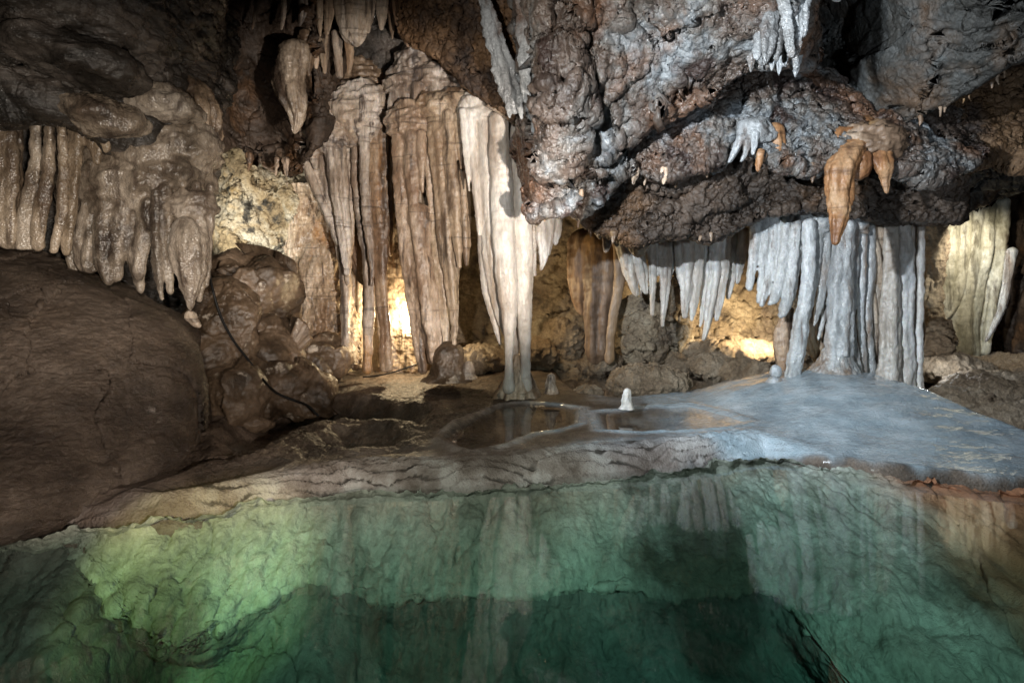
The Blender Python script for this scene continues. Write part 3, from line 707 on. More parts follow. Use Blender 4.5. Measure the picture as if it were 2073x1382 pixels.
tag(sheet('rock_outcrop', [[(px, y + (px - 1290) * sl, d) for px, d in ((1225, 10.0), (1260, 9.5), (1310, 9.3), (1360, 9.45), (1400, 9.9))] for y, sl, in ((590, -.5), (640, -.2), (690, 0), (735, 0))], M['wall'], 150, 140, CRUST[1:], seed=44.0),
    'pale tan rock face leaning behind the row of white stalactites', 'rock')

# ================================================================ DRIPSTONE
_clouds = {}
def fused(name, mat, parent, voxel, smooth, rough_=.010):
    """Grow the collected bodies together into one smooth stone: closed shells, voxel remesh, smoothing, fine roughness."""
    parts = _fz[0]; _fz[0] = None
    vs, fs, base = [], [], 0
    for V, cu, caps, flip in parts:
        nv, nu = V.shape[:2]
        idx = np.arange(nu * nv).reshape(nv, nu) + base
        idx2 = np.concatenate([idx, idx[:, :1]], 1)
        q = np.stack([idx2[:-1, :-1], idx2[:-1, 1:], idx2[1:, 1:], idx2[1:, :-1]], -1).reshape(-1, 4)
        if flip: q = q[:, ::-1]
        fs += q.tolist(); vs.append(V.reshape(-1, 3)); 
        top, bot = idx[0].tolist(), idx[-1].tolist()
        fs += [top if flip else top[::-1], bot[::-1] if flip else bot]
        base += nu * nv
    vs = np.concatenate(vs); org = np.array([vs[:, 0].mean(), vs[:, 1].mean(), vs[:, 2].min()])
    me = bpy.data.meshes.new(name); me.from_pydata((vs - org).tolist(), [], fs); me.update(); me.materials.append(mat)
    me.polygons.foreach_set('use_smooth', np.ones(len(me.polygons), bool))
    o = bpy.data.objects.new(name, me); COL.objects.link(o)
    o.parent = parent; o.location = org - np.array(parent.location)
    m = o.modifiers.new('remesh', 'REMESH'); m.mode = 'VOXEL'; m.voxel_size = voxel; m.use_smooth_shade = True
    m = o.modifiers.new('smooth', 'SMOOTH'); m.factor = .5; m.iterations = smooth
    for k, (sz, st) in enumerate(((.30, rough_ * 2.4), (.085, rough_ * 1.2))):
        if k not in _clouds:
            t = bpy.data.textures.new('stone_relief', 'CLOUDS'); t.noise_scale = sz; t.noise_depth = 3; _clouds[k] = t
        m = o.modifiers.new('relief', 'DISPLACE'); m.texture = _clouds[k]; m.texture_coords = 'GLOBAL'; m.strength = st; m.mid_level = .5
    return o

def cluster(name, label, cat, px, py, d, mat, domes=(), strands=(), kind='strand', group=None, legs=None, voxel=.013, smooth=1, relief=.012, extra=None, **kw):
    e = empty(name, P(px, py, d), label, cat, group)
    if legs:
        rest = set(range(len(strands))) - {k for lg in legs for k in lg[0]}
        for lg in legs:
            _fz[0] = []
            pk = kind; mt = mat
            for q in (domes[k] for k in lg[1]):
                x, y, dd, rx, ry = q[:5]
                blob('dome', x, y, dd, rx, ry, mat, rdep=rx * (q[5] if len(q) > 5 else .8), nu=48, nv=32, disp=[D(2.0, .08, 3), D(4.5, .09, 3, True, (.8, .8, 1.8)), D(9, .04, 3, True, (.8, .8, 1.7))])
            for k in lg[0]:
                st = strands[k]; dd = d
                if not isinstance(st[0], tuple):
                    if len(st) > 2: mt = M[st[2]]
                    dd, st = st[0], st[1]
                rj = random.Random(int(st[0][0] * 7 + st[-1][1]))
                k2 = dict(kw); k2['detail'] = .6
                tube(kind, st, dd + rj.uniform(-.09, .09), mat, **k2)
            if len(lg) > 2: mt = M[lg[2]]
            fused(lg[3] if len(lg) > 3 else kind, mt, e, voxel, smooth, relief)
        strands = [strands[k] for k in sorted(rest)]; used = {k for lg in legs for k in lg[1]}
        domes = [q for k, q in enumerate(domes) if k not in used]
    for q in domes:
        x, y, dd, rx, ry = q[:5]
        rp = q[5] if len(q) > 5 else .8
        blob('dome', x, y, dd, rx, ry, M[q[6]] if len(q) > 6 else mat, parent=e, rdep=rx * rp, disp=[D(2.0, .08, 3), D(5.5, .07, 3, True, (.8, .8, 1.8)), D(11, .03, 3, True, (.8, .8, 1.7))])
    for st in strands:
        dd = d
        mm = mat
        if not isinstance(st[0], tuple):
            if len(st) > 2: mm = M[st[2]]
            dd, st = st[0], st[1]
        rj = random.Random(int(st[0][0] * 7 + st[-1][1]))
        tube(kind, st, dd + rj.uniform(-.12, .12), mm, parent=e, **kw)
    return e

# leftmost curtain
cluster('flowstone_curtain', 'glossy drab curtain at the left edge ending on the big boulder', 'curtain', 60, 480, 5.4, M['leftstone'], domes=[(0, 190, 5.45, 70, 28, .6), (95, 200, 5.5, 60, 24, .6)], strands=[
    ((-40, 175, 22), (-38, 320, 26), (-30, 510, 22)), ((2, 170, 12), (10, 260, 20), (12, 380, 22), (12, 505, 17)), ((38, 190, 7), (38, 260, 9), (30, 370, 14), (28, 505, 16)), ((62, 180, 11), (72, 245, 9), (70, 330, 10), (56, 420, 15), (50, 505, 15)),
    ((92, 185, 12), (100, 250, 8), (96, 350, 12), (84, 430, 14), (76, 510, 12)), ((116, 190, 8), (126, 280, 9), (126, 400, 10), (108, 515, 8)), ((22, 190, 9), (20, 260, 6), (16, 325, 2)), (5.5, ((150, 200, 14), (152, 300, 15), (142, 430, 12), (135, 520, 9))),
    (5.55, ((185, 205, 18), (192, 270, 18), (197, 335, 5))), (5.5, ((218, 215, 18), (222, 260, 20), (214, 312, 5))), ((-95, 175, 20), (-92, 320, 24), (-88, 520, 18)), ((-145, 175, 18), (-146, 300, 22), (-140, 500, 10))], kind='fold', ripple=.014, flute=.08, rough=.12, legs=[([0, 1, 2, 10, 11], [0], 'leftstone', 'fold'), ([3, 6], [], 'leftstone', 'fold'), ([4, 5], [1], 'leftstone', 'fold'), ([7, 8, 9], [], 'leftstone', 'fold')], voxel=.014)
# domed flowstone at the left
cluster('flowstone_dome', 'scaly brown flowstone dome with dripping skirt above the boulder', 'flowstone', 290, 500, 5.9, M['leftstone'],
    domes=[(280, 370, 6.05, 140, 105, .7), (345, 300, 6.0, 86, 52, .8), (215, 345, 5.95, 72, 55, .8), (386, 420, 5.72, 40, 24, .7), (300, 325, 5.85, 88, 46, .7), (270, 372, 5.78, 90, 32, .55), (205, 392, 5.74, 50, 26, .6), (335, 362, 5.74, 58, 26, .6)],
    strands=[(5.70, ((158, 385, 13), (146, 470, 20), (150, 552, 9))), (5.62, ((184, 395, 13), (178, 480, 22), (178, 540, 18), (182, 556, 10))), (5.6, ((216, 385, 12), (212, 500, 22), (220, 578, 6))), (5.55, ((245, 390, 10), (236, 500, 17), (236, 570, 8))),
             (5.6, ((260, 380, 13), (272, 500, 19), (284, 596, 5))), (5.65, ((294, 375, 12), (288, 480, 15), (280, 570, 10))), (5.58, ((314, 380, 9), (318, 510, 12), (328, 610, 3))), (5.65, ((338, 370, 12), (338, 500, 14), (346, 596, 6))),
             (5.52, ((376, 440, 24), (378, 510, 32), (383, 575, 19), (387, 630, 4))), (5.58, ((404, 430, 10), (411, 500, 14), (403, 612, 4))), (5.68, ((424, 370, 8), (424, 450, 11), (416, 584, 4))), (5.72, ((398, 365, 10), (398, 420, 12), (396, 455, 4))), (5.62, ((355, 385, 10), (358, 430, 12), (356, 474, 4))),
             (5.55, ((300, 400, 9), (302, 430, 12), (300, 470, 4))), (5.5, ((255, 415, 10), (252, 445, 13), (250, 490, 4)))],
    kind='drip_fold', flute=.09, ripple=.012, rough=.12, legs=[(list(range(0, 8)) + [12, 13, 14], [0, 1, 2, 4, 5, 6, 7], 'leftstone', 'dome'), ([8, 9, 10, 11], [3], 'leftstone', 'drip_fold')], voxel=.014, smooth=4, relief=.014)
# dark spur and top left strands
tag(tube('stalactite', ((372, 150, 42), (388, 215, 48), (408, 275, 34), (420, 325, 6)), 6.1, M['leftstone'], rough=.12), 'thick brown tapering stalactite beside the dark hollow', 'stalactite')
tag(tube('stalactite', ((262, -40, 46), (270, 60, 40), (276, 130, 34), (288, 170, 12)), 5.6, M['leftstone'], rough=.14), 'broad brown column stub hanging at the top left', 'stalactite')
for px, py, d, rx, ry, lab in ((150, 120, 5.0, 120, 34, 'broad dark flowstone bulge across the upper left'), (330, 215, 5.75, 70, 30, 'brown rippled bulge above the scaly dome'), (215, 240, 5.35, 70, 26, 'grey brown bulge between the left curtain and the scaly dome')):
    tag(blob('flowstone_bulge', px, py, d, rx, ry, M['leftstone' if px > 200 else 'blackrock'], disp=[D(1.6, .12, 3), D(4, .08, 3, True, (.5, .6, 1.5)), D(11, .03, 3, True, (.6, .6, 1.6))], tilt=-.25), lab, 'flowstone')
tag(tube('flowstone_lump', ((290, 120, 30), (305, 180, 38), (315, 225, 26), (320, 250, 10)), 5.75, M['leftstone'], rough=.16), 'lumpy brown flowstone bulge under the broad column stub', 'flowstone')
for k, (st, lab) in enumerate(((((326, -20, 9), (328, 15, 7), (330, 42, 2)), 'short pale stalactite first right of the broad column stub'), (((340, -20, 10), (342, 18, 7), (344, 40, 2)), 'short pale stalactite next to the black hole at the top left'), (((352, -20, 7), (352, 10, 5), (352, 28, 2)), 'tiny pale stalactite at the rim of the black hole'))):
    tag(tube('stalactite', st, 6.0, M['leftstone']), lab, 'stalactite', 'short stalactites at the top left')
# middle ceiling stalactites
cluster('stalactite', 'beige bulbous stalactite with pointed tip below the dark ceiling', 'stalactite', 590, 90, 7.4, M['leftstone'], strands=[
    ((598, 80, 28), (585, 150, 30), (592, 200, 24), (600, 240, 15), (597, 272, 3)), ((618, 60, 18), (622, 100, 16), (624, 155, 3)), ((572, 120, 16), (566, 150, 12), (564, 182, 3))], kind='lobe', rough=.14)
TOP = [(((520, -20, 6), (518, 20, 5), (510, 60, 2)), 'thin ribbon drapery at the left end of the top row'), (((575, -20, 5), (574, 30, 5), (570, 62, 2)), 'narrow grey ribbon drapery second in the top row'), (((612, -30, 10), (612, 20, 9), (606, 55, 2)), 'pointed grey drapery hanging third in the top row'),
       (((645, -20, 8), (646, 30, 7), (648, 75, 2)), 'pale needle stalactite left of the wide beige drapery'), (((668, -20, 11), (666, 30, 10), (662, 72, 3)), 'pale stalactite touching the wide beige drapery'), (((712, -40, 34), (714, 30, 34), (718, 75, 22), (722, 96, 4)), 'wide beige drapery with a blunt point in the top row'),
       (((748, -30, 16), (748, 20, 11), (746, 68, 3)), 'brownish stalactite right of the wide beige drapery'), (((775, -30, 14), (774, 25, 10), (772, 62, 3)), 'slim beige stalactite near the end of the top row'), (((812, -30, 20), (816, 40, 15), (824, 75, 12), (826, 96, 3)), 'flat cream drapery at the right end of the top row'),
       (((655, 40, 12), (656, 100, 9), (658, 150, 3)), 'longer brown stalactite hanging behind the top row'), (((682, 60, 11), (684, 110, 9), (688, 160, 6)), 'brown stalactite behind the wide beige drapery'), (((706, 70, 10), (708, 120, 7), (706, 150, 3)), 'small brown stalactite below the wide beige drapery'), (((635, 40, 14), (637, 100, 10), (640, 140, 3)), 'brown stalactite beside the bulbous beige one'), (((790, -20, 9), (792, 40, 7), (794, 80, 2)), 'thin dark stalactite before the flat cream drapery')]
for k, (st, lab) in enumerate(TOP):
    tag(tube('stalactite', st, 7.3 + .25 * (k > 8), M['tan'], asp=.55), lab, 'stalactite', 'stalactites along the top edge')

# left column group
cluster('column_group', 'beige fluted columns standing left of the glowing gap', 'column', 720, 750, 8.3, M['tan'],
    domes=[(645, 205, 8.35, 44, 50, .8), (628, 165, 8.6, 34, 36), (730, 235, 8.35, 66, 62, .8, 'leftstone'), (665, 262, 8.25, 44, 40, .8, 'leftstone'), (740, 175, 8.7, 62, 60, .8, 'leftstone'), (700, 130, 9.0, 60, 50, .8, 'blackrock'), (775, 200, 8.6, 30, 50, .8, 'leftstone')],
    strands=[(8.3, ((612, 240, 12), (612, 300, 15), (628, 352, 12), (650, 405, 11), (676, 462, 13), (690, 500, 9))), (8.25, ((632, 250, 14), (634, 300, 12), (640, 345, 5))),
             (8.3, ((648, 240, 16), (656, 330, 15), (672, 430, 10), (690, 500, 10), (700, 580, 11), (699, 680, 10), (699, 730, 12), (699, 752, 16))), (8.2, ((664, 258, 10), (672, 340, 10), (684, 430, 9), (696, 500, 8), (704, 560, 6))), (8.2, ((684, 240, 14), (692, 350, 14), (700, 450, 11), (704, 530, 8), (704, 580, 4))), ((700, 260, 9), (706, 360, 9), (710, 450, 7), (710, 520, 3)),
             (8.2, ((716, 235, 12), (724, 360, 12), (736, 460, 12), (746, 560, 11), (746, 650, 10), (742, 730, 9), (742, 758, 12))), (8.15, ((736, 258, 11), (738, 360, 10), (745, 460, 9), (752, 540, 6), (752, 580, 3))), ((728, 300, 9), (728, 400, 7), (730, 470, 3)),
             (8.2, ((756, 250, 13), (760, 360, 14), (766, 470, 14), (772, 570, 13), (780, 660, 11), (783, 755, 13))), (8.15, ((774, 235, 12), (777, 340, 12), (778, 450, 11), (779, 520, 7), (780, 560, 3))), ((786, 240, 8), (788, 340, 8), (790, 440, 6), (790, 520, 3)),
             (9.0, ((722, 400, 12), (722, 500, 12), (722, 650, 10), (722, 750, 12), ))], kind='column', flute=.08, rough=.10, legs=[([0, 1, 2, 3, 4, 5], [0, 2, 3], 'tan', 'column'), ([6, 7, 8], [], 'tan', 'column'), ([9, 10, 11], [6], 'tan', 'column')])
# middle column group
cluster('column_group', 'tall domed grey and peach columns between the glowing gap and the white column', 'column', 870, 750, 7.9, M['tan'],
    domes=[(868, 108, 8.25, 30, 24), (850, 132, 8.15, 44, 30), (905, 132, 8.1, 40, 26), (835, 172, 8.1, 46, 34, .7), (895, 170, 8.0, 50, 34, .7), (940, 178, 7.95, 36, 26, .7), (832, 250, 7.92, 42, 40, .8), (890, 222, 7.9, 48, 28, .7), (948, 210, 7.75, 50, 24, .7, 'blue')],
    strands=[(8.0, ((803, 165, 12), (802, 200, 14), (800, 240, 10))), (7.95, ((822, 165, 14), (822, 205, 15), (822, 238, 9))), (7.9, ((846, 165, 14), (848, 200, 15), (848, 236, 8))), (7.9, ((868, 160, 13), (870, 190, 14), (870, 222, 8))), (7.85, ((892, 160, 14), (894, 190, 14), (894, 215, 8))), (7.8, ((916, 165, 12), (918, 190, 12), (918, 212, 6))),
             (7.8, ((808, 250, 14), (810, 340, 15), (815, 430, 14), (826, 540, 13), (840, 640, 12), (852, 720, 11), (856, 758, 9))), (7.7, ((832, 262, 16), (834, 330, 15), (838, 400, 12), (840, 440, 5))), (7.68, ((852, 262, 11), (854, 330, 9), (856, 392, 4))), (7.75, ((868, 250, 12), (870, 340, 11), (872, 400, 7), (872, 440, 3))),
             (7.72, ((846, 410, 22), (850, 470, 21), (858, 560, 20), (868, 640, 20), (878, 700, 16), (880, 740, 10))), (7.75, ((828, 420, 12), (834, 520, 12), (842, 620, 11), (852, 690, 7), (856, 720, 4))),
             (7.7, ((884, 222, 19), (890, 310, 20), (898, 400, 17), (906, 500, 16), (914, 580, 13), (919, 650, 8), (918, 700, 4))), (7.75, ((880, 400, 13), (884, 480, 14), (892, 570, 14), (900, 650, 12), (902, 710, 8))), (7.65, ((908, 220, 13), (912, 300, 14), (920, 400, 13), (926, 480, 10), (931, 545, 4))), (7.6, ((926, 225, 9), (930, 290, 7), (934, 345, 3))), (7.8, ((936, 300, 11), (940, 400, 12), (942, 490, 9), (944, 540, 3)))], kind='column', flute=.08, rough=.10, legs=[([0, 1, 2, 3, 4, 5, 17, 18] if False else [0, 1, 2, 3, 4, 5], [0, 1, 2, 3, 4, 5], 'tan', 'dome'), ([6, 7, 8, 9, 10, 11], [6], 'tan', 'column'), ([12, 13, 14, 15, 16], [7, 8], 'tan', 'column')])
# white column
cluster('white_column', 'tallest white column with twin legs joining the terrace', 'column', 1045, 795, 7.4, M['white'],
    domes=[(985, 222, 7.5, 46, 28, .6)],
    strands=[(7.4, ((982, 222, 18), (988, 330, 20), (994, 450, 21), (1004, 560, 19), (1014, 630, 14), (1024, 680, 7))), (7.25, ((1010, 225, 19), (1014, 340, 22), (1020, 470, 23), (1026, 580, 21), (1030, 650, 14), (1030, 710, 9), (1030, 750, 9), (1031, 798, 15))),
             (7.25, ((1052, 245, 19), (1055, 360, 22), (1058, 480, 20), (1060, 590, 18), (1062, 680, 13), (1064, 740, 10), (1067, 798, 15))), (7.45, ((968, 235, 11), (972, 360, 11), (978, 490, 12), (988, 590, 11), (1006, 670, 7), (1014, 700, 3))), (7.5, ((1036, 240, 9), (1038, 400, 8), (1041, 560, 8), (1043, 660, 9), (1041, 732, 8))),
             (7.4, ((952, 222, 10), (958, 320, 8), (967, 420, 7), (971, 480, 3))), (7.4, ((938, 218, 9), (944, 310, 7), (950, 390, 2))), (7.35, ((964, 228, 9), (966, 330, 7), (968, 400, 3))), (7.36, ((1048, 715, 8), (1048, 745, 20), (1048, 775, 34), (1048, 803, 50)), 'tan')], kind='strand', flute=.045, rough=.05, legs=[([0, 3, 5, 6, 7], [0], 'white', 'curtain'), ([1, 4], [], 'white', 'column'), ([2], [], 'white', 'column')], voxel=.013, relief=.006)
for lab, pts, d, mt in (('beige fluted columns standing left of the glowing gap', ((716, 200, 70), (716, 260, 74), (722, 360, 66), (730, 440, 54), (738, 520, 36), (742, 580, 10)), 8.72, 'darkrock'),  # dark core colours, here and next, stand in for shade in the gaps
                        ('tall domed grey and peach columns between the glowing gap and the white column', ((872, 130, 50), (872, 230, 72), (874, 360, 66), (874, 500, 54), (878, 620, 38), (880, 740, 22)), 8.25, 'leftstone'),
                        ('tallest white column with twin legs joining the terrace', ((1008, 225, 52), (1014, 340, 54), (1022, 470, 46), (1032, 580, 32), (1038, 660, 10)), 7.62, 'white')):
    o = [q for q in sc.objects if q.get('label') == lab][0]
    tube('core', pts, d, M[mt], parent=o, asp=.45, flute=.09, nfl=22, rough=.07)
tag(tube('broken_slab', ((992, 212, 16), (1022, 228, 17), (1050, 250, 15), (1066, 262, 11)), 7.0, M['tan'], asp=.8, flute=.03), 'broken tan slab lying across the head of the white column', 'slab')
# short white teeth right of the white column
for k, (st, lab) in enumerate(((((1090, 420, 16), (1096, 480, 14), (1100, 520, 9), (1095, 548, 3)), 'broad white stalactite just right of the white column'), (((1113, 430, 13), (1112, 480, 10), (1108, 520, 4)), 'middle white stalactite of three right of the white column'), (((1132, 420, 8), (1128, 470, 7), (1124, 497, 3)), 'slim white stalactite farthest from the white column of its trio'), (((1078, 430, 9), (1079, 500, 7), (1082, 560, 3)), 'thin brownish stalactite almost touching the white column'))):
    tag(tube('stalactite', st, 7.9, M['white'], flute=.12), lab, 'stalactite', 'short stalactites right of the white column')
# brown drapery
cluster('brown_drapery', 'translucent brown drapery reaching down to the back pool', 'drapery', 1210, 740, 9.2, M['brownsheet'],
    strands=[(9.25, ((1190, 460, 40), (1186, 540, 36), (1180, 600, 26), (1180, 640, 8))), (9.15, ((1222, 460, 40), (1222, 560, 38), (1214, 640, 31), (1212, 740, 27))), (9.05, ((1252, 470, 14), (1255, 550, 12), (1243, 630, 10), (1236, 690, 9), (1233, 738, 10)))], kind='fold', asp=.45, flute=.06, legs=[([0, 1], [], 'brownsheet', 'fold'), ([2], [], 'brownsheet', 'fold')], voxel=.018)
# row of stalactites under the rock
ROW = [((1258, 480, 14), (1274, 540, 14), (1288, 600, 5)), ((1276, 470, 15), (1296, 550, 13), (1308, 596, 4)), ((1300, 465, 13), (1300, 530, 9), (1296, 602, 3)), ((1322, 470, 14), (1322, 540, 9), (1320, 640, 3)), ((1345, 470, 15), (1346, 550, 12), (1344, 610, 7), (1341, 662, 3)), ((1364, 450, 13), (1358, 520, 10), (1350, 580, 4)),
       ((1388, 465, 22), (1390, 540, 20), (1388, 590, 12), (1386, 645, 4)), ((1412, 470, 14), (1410, 540, 13), (1404, 610, 8), (1400, 650, 3)), ((1432, 470, 13), (1428, 560, 10), (1420, 640, 5), (1417, 662, 2)), ((1452, 470, 14), (1446, 560, 13), (1436, 640, 9), (1424, 690, 4)), ((1470, 470, 12), (1464, 560, 10), (1450, 650, 4)), ((1490, 470, 13), (1484, 540, 10), (1474, 606, 4)), ((1506, 460, 11), (1500, 520, 9), (1492, 575, 3)), ((1334, 475, 9), (1334, 520, 6), (1332, 560, 2))]
RL = ['brown tinged stalactite at the left end of the white row, beside the brown drapery', 'slanting stalactite second from the brown drapery in the white row', 'slim blunt stalactite third from the brown drapery in the white row', 'thin needle reaching low between the slim and the straight white stalactite', 'straight white stalactite with long thin tip in the middle of the row', 'short whitish stalactite behind the straight one with the long tip', 'broadest white stalactite of the row', 'greyish stalactite hugging the broadest white one on its right', 'dark edged stalactite left of the longest one in the row', 'longest white stalactite of the row, tip pointing down left', 'brown shaded stalactite behind the longest one', 'pale finger stalactite with a round tip near the blue flowstone', 'short stalactite at the right end of the row, against the blue flowstone', 'smallest stalactite of the row between two needles']
for k, (st, lab) in enumerate(zip(ROW, RL)):
    tag(tube('stalactite', st, 8.4 + (.15 if k % 3 == 2 else 0), M['white'], flute=.12, rough=.08), lab, 'stalactite', 'row of white stalactites under the rock')

# blue flowstone
BL = [(7.3, ((1536, 400, 12), (1528, 500, 11), (1516, 590, 6))), (7.25, ((1556, 400, 13), (1548, 520, 11), (1535, 615, 5))), (7.2, ((1574, 400, 10), (1566, 520, 9), (1552, 580, 8), (1541, 622, 5))), (7.15, ((1596, 430, 13), (1586, 520, 11), (1570, 600, 9), (1557, 618, 4))), (7.1, ((1612, 440, 11), (1604, 530, 12), (1592, 610, 11), (1580, 645, 8))),
      (7.25, ((1622, 430, 9), (1612, 520, 10), (1600, 600, 10), (1590, 640, 3))), (7.1, ((1640, 440, 14), (1636, 540, 13), (1626, 640, 14), (1612, 720, 16), (1602, 786, 14))), (7.2, ((1658, 440, 10), (1650, 540, 9), (1640, 620, 7), (1634, 658, 3))), (7.12, ((1676, 440, 11), (1670, 540, 10), (1658, 620, 8), (1648, 662, 3))), (7.3, ((1690, 450, 10), (1682, 560, 8), (1668, 640, 6), (1656, 690, 3))),
      (7.05, ((1708, 440, 20), (1704, 540, 22), (1700, 640, 25), (1696, 720, 26))), (7.15, ((1732, 430, 10), (1728, 560, 9), (1724, 660, 8), (1736, 740, 8), (1760, 798, 7))), (7.25, ((1746, 430, 9), (1744, 560, 8), (1742, 660, 7), (1752, 770, 7))), (7.2, ((1762, 430, 11), (1760, 560, 11), (1754, 650, 9), (1768, 775, 9))),
      (7.3, ((1780, 430, 9), (1776, 560, 10), (1776, 680, 10), (1782, 780, 9)), 'white'), (7.2, ((1806, 430, 14), (1804, 560, 16), (1800, 680, 19), (1796, 786, 22)), 'white'), (7.28, ((1832, 430, 13), (1832, 560, 17), (1830, 680, 17), (1830, 790, 20)), 'pale'), (7.35, ((1846, 430, 8), (1850, 560, 8), (1848, 690, 9), (1848, 792, 10)), 'white'), (7.3, ((1864, 430, 7), (1864, 560, 7), (1862, 690, 6), (1861, 796, 8))),
      (7.35, ((1596, 620, 10), (1584, 690, 18), (1586, 740, 14), (1590, 775, 8)), 'tan')]
bf = cluster('blue_flowstone', 'bluish white flowstone curtain pouring into the pale sheet', 'flowstone', 1690, 790, 7.2, M['blue'], domes=[(1640, 448, 7.32, 60, 36, .5), (1710, 440, 7.25, 52, 34, .5)], strands=BL, kind='strand', flute=.06, rough=.10, lump=.03, legs=[([0, 1, 2, 3, 4, 5, 7, 8, 9], [0], 'blue', 'hanging_fold'), ([6], [], 'blue', 'column'), ([10, 11, 12, 13], [1], 'blue', 'column'), ([14, 15], [], 'white', 'column'), ([16, 17, 18], [], 'white', 'column')], voxel=.011, smooth=3, relief=.012)
tube('base', ((1696, 690, 24), (1692, 725, 34), (1686, 760, 62), (1680, 790, 96), (1678, 812, 125)), 7.05, M['blue'], parent=bf, flute=.02, rough=.10, lump=.07, tip=False)
tube('core', ((1712, 400, 148), (1712, 500, 145), (1742, 600, 112), (1748, 700, 108), (1748, 795, 112)), 7.52, M['tan'], parent=bf, asp=.28, flute=.05)
# knobs beside it
for px, py, rx, ry, lab in ((1571, 752, 11, 14, 'white knobbly stalagmite with a round head beside the blue flowstone'), (1545, 782, 12, 6, 'tiny white knob left of the round headed stalagmite')):
    e = empty('stalagmite', P(px, py + ry, 7.0), lab, 'stalagmite', 'white knobs at the foot of the blue flowstone')
    blob('head', px, py, 7.0, rx, ry, M['blue'], parent=e, disp=[D(9, .02, 3), D(24, .008, 2)])
    blob('foot', px - 3, py + ry * 1.9, 6.95, rx * 1.7, ry * 1.25, M['blue'], parent=e, disp=[D(9, .03, 3), D(24, .008, 2)])
# cream curtain far right
cluster('cream_curtain', 'pale cream fluted curtain in the alcove at the right', 'curtain', 1960, 725, 9.3, M['pale'],
    strands=[((1930, 425, 20), (1926, 520, 20), (1916, 600, 15), (1904, 650, 6)), ((1956, 420, 16), (1950, 520, 15), (1934, 610, 11), (1912, 650, 5)), ((1978, 410, 15), (1968, 520, 14), (1956, 620, 11), (1948, 720, 16)), ((2000, 405, 15), (1988, 520, 14), (1974, 620, 11), (1962, 725, 18)), ((2020, 400, 14), (2008, 520, 14), (1992, 620, 12), (1975, 725, 16)), ((2036, 400, 10), (2026, 520, 10), (2010, 620, 8), (1992, 720, 8)), (9.4, ((1940, 600, 30), (1935, 660, 36), (1935, 728, 38))), (9.5, ((1965, 420, 58), (1962, 520, 54), (1958, 580, 36)))], kind='fold', flute=.08, legs=[([0, 1], [], 'pale', 'fold'), ([2, 3, 4, 5, 6, 7], [], 'pale', 'fold')], voxel=.016)
tag(tube('stalactite', ((2050, 500, 12), (2040, 570, 10), (2026, 630, 8), (1996, 692, 3)), 9.0, M['blue'], asp=.5), 'thin grey blade of stone right of the cream curtain', 'stalactite')
tag(tube('rock_pillar', ((1888, 420, 24), (1892, 520, 22), (1886, 620, 20), (1892, 720, 30)), 8.9, M['wall'], rough=.25, lump=.10, flute=.05), 'rough tan rock pillar between the blue flowstone and the cream curtain', 'rock')

# stalactites from the right ceiling
cluster('stalactite', 'fat orange stalactite hanging before the blue flowstone', 'stalactite', 1705, 310, 5.9, M['orange'], domes=[(1748, 296, 5.98, 70, 34, .7, 'brownsheet'), (1700, 285, 6.0, 40, 26, .7, 'orange')], strands=[(5.7, ((1745, 235, 30, 6.15), (1728, 280, 34, 5.9), (1707, 330, 28, 5.72), (1702, 390, 25, 5.7), (1698, 445, 18), (1692, 478, 10), (1690, 497, 6))), (5.75, ((1742, 300, 26), (1742, 340, 20), (1736, 366, 12)))], kind='lobe', rough=.10, flute=.03)
tag(tube('stalactite', ((1770, 240, 34, 6.1), (1786, 325, 20), (1793, 365, 10), (1796, 392, 4)), 5.75, M['orange'], rough=.1, flute=.04), 'small orange cone stalactite right of the fat orange one', 'stalactite')
cluster('stalactite', 'orange fang stalactite with two points under the grey fringe', 'stalactite', 1570, 270, 5.85, M['orange'], strands=[((1568, 248, 20), (1573, 295, 15), (1572, 325, 9), (1569, 350, 3)), ((1540, 300, 9), (1538, 325, 7), (1534, 348, 3))], kind='lobe')
cluster('stalactite_fringe', 'blue grey dripping fringe left of the orange fang', 'stalactite', 1525, 260, 5.85, M['greycalcite'], domes=[(1530, 268, 5.95, 34, 20)], strands=[((1505, 270, 12), (1492, 300, 9), (1476, 330, 4)), ((1528, 260, 10), (1526, 290, 8), (1524, 315, 3)), ((1545, 262, 11), (1546, 300, 8), (1542, 322, 3)), ((1514, 280, 9), (1508, 310, 6), (1500, 328, 3))], kind='drip')
tag(blob('dripstone_knob', 1648, 346, 5.95, 17, 12, M['blue'], disp=[D(9, .03, 3)]), 'pale grey knob hanging left of the fat orange stalactite', 'dripstone')
cluster('stalactite_fringe', 'glossy white dripping fringe at the top edge over the dark recess', 'stalactite', 1600, 0, 4.85, M['greycalcite'],
    strands=[((1583, -50, 13), (1590, 20, 11), (1598, 80, 9), (1602, 118, 8)), ((1606, -50, 14), (1612, 20, 12), (1616, 60, 9), (1613, 110, 5)), ((1632, -50, 10), (1630, 20, 9), (1626, 76, 7)), ((1560, 20, 16), (1556, 80, 14), (1552, 128, 4)), ((1578, 40, 14), (1574, 90, 11), (1572, 125, 3)), ((1540, 60, 12), (1536, 100, 10), (1534, 122, 4)), ((1592, 80, 10), (1590, 115, 7), (1588, 135, 3)), ((1608, 100, 8), (1611, 130, 6), (1611, 145, 2))], kind='drip', rough=.14, lump=.05)
tag(tube('stalactite', ((1695, -20, 12), (1696, -6, 11), (1697, 4, 7)), 5.6, M['white']), 'pale stump of a stalactite cut by the top edge of the picture', 'stalactite')
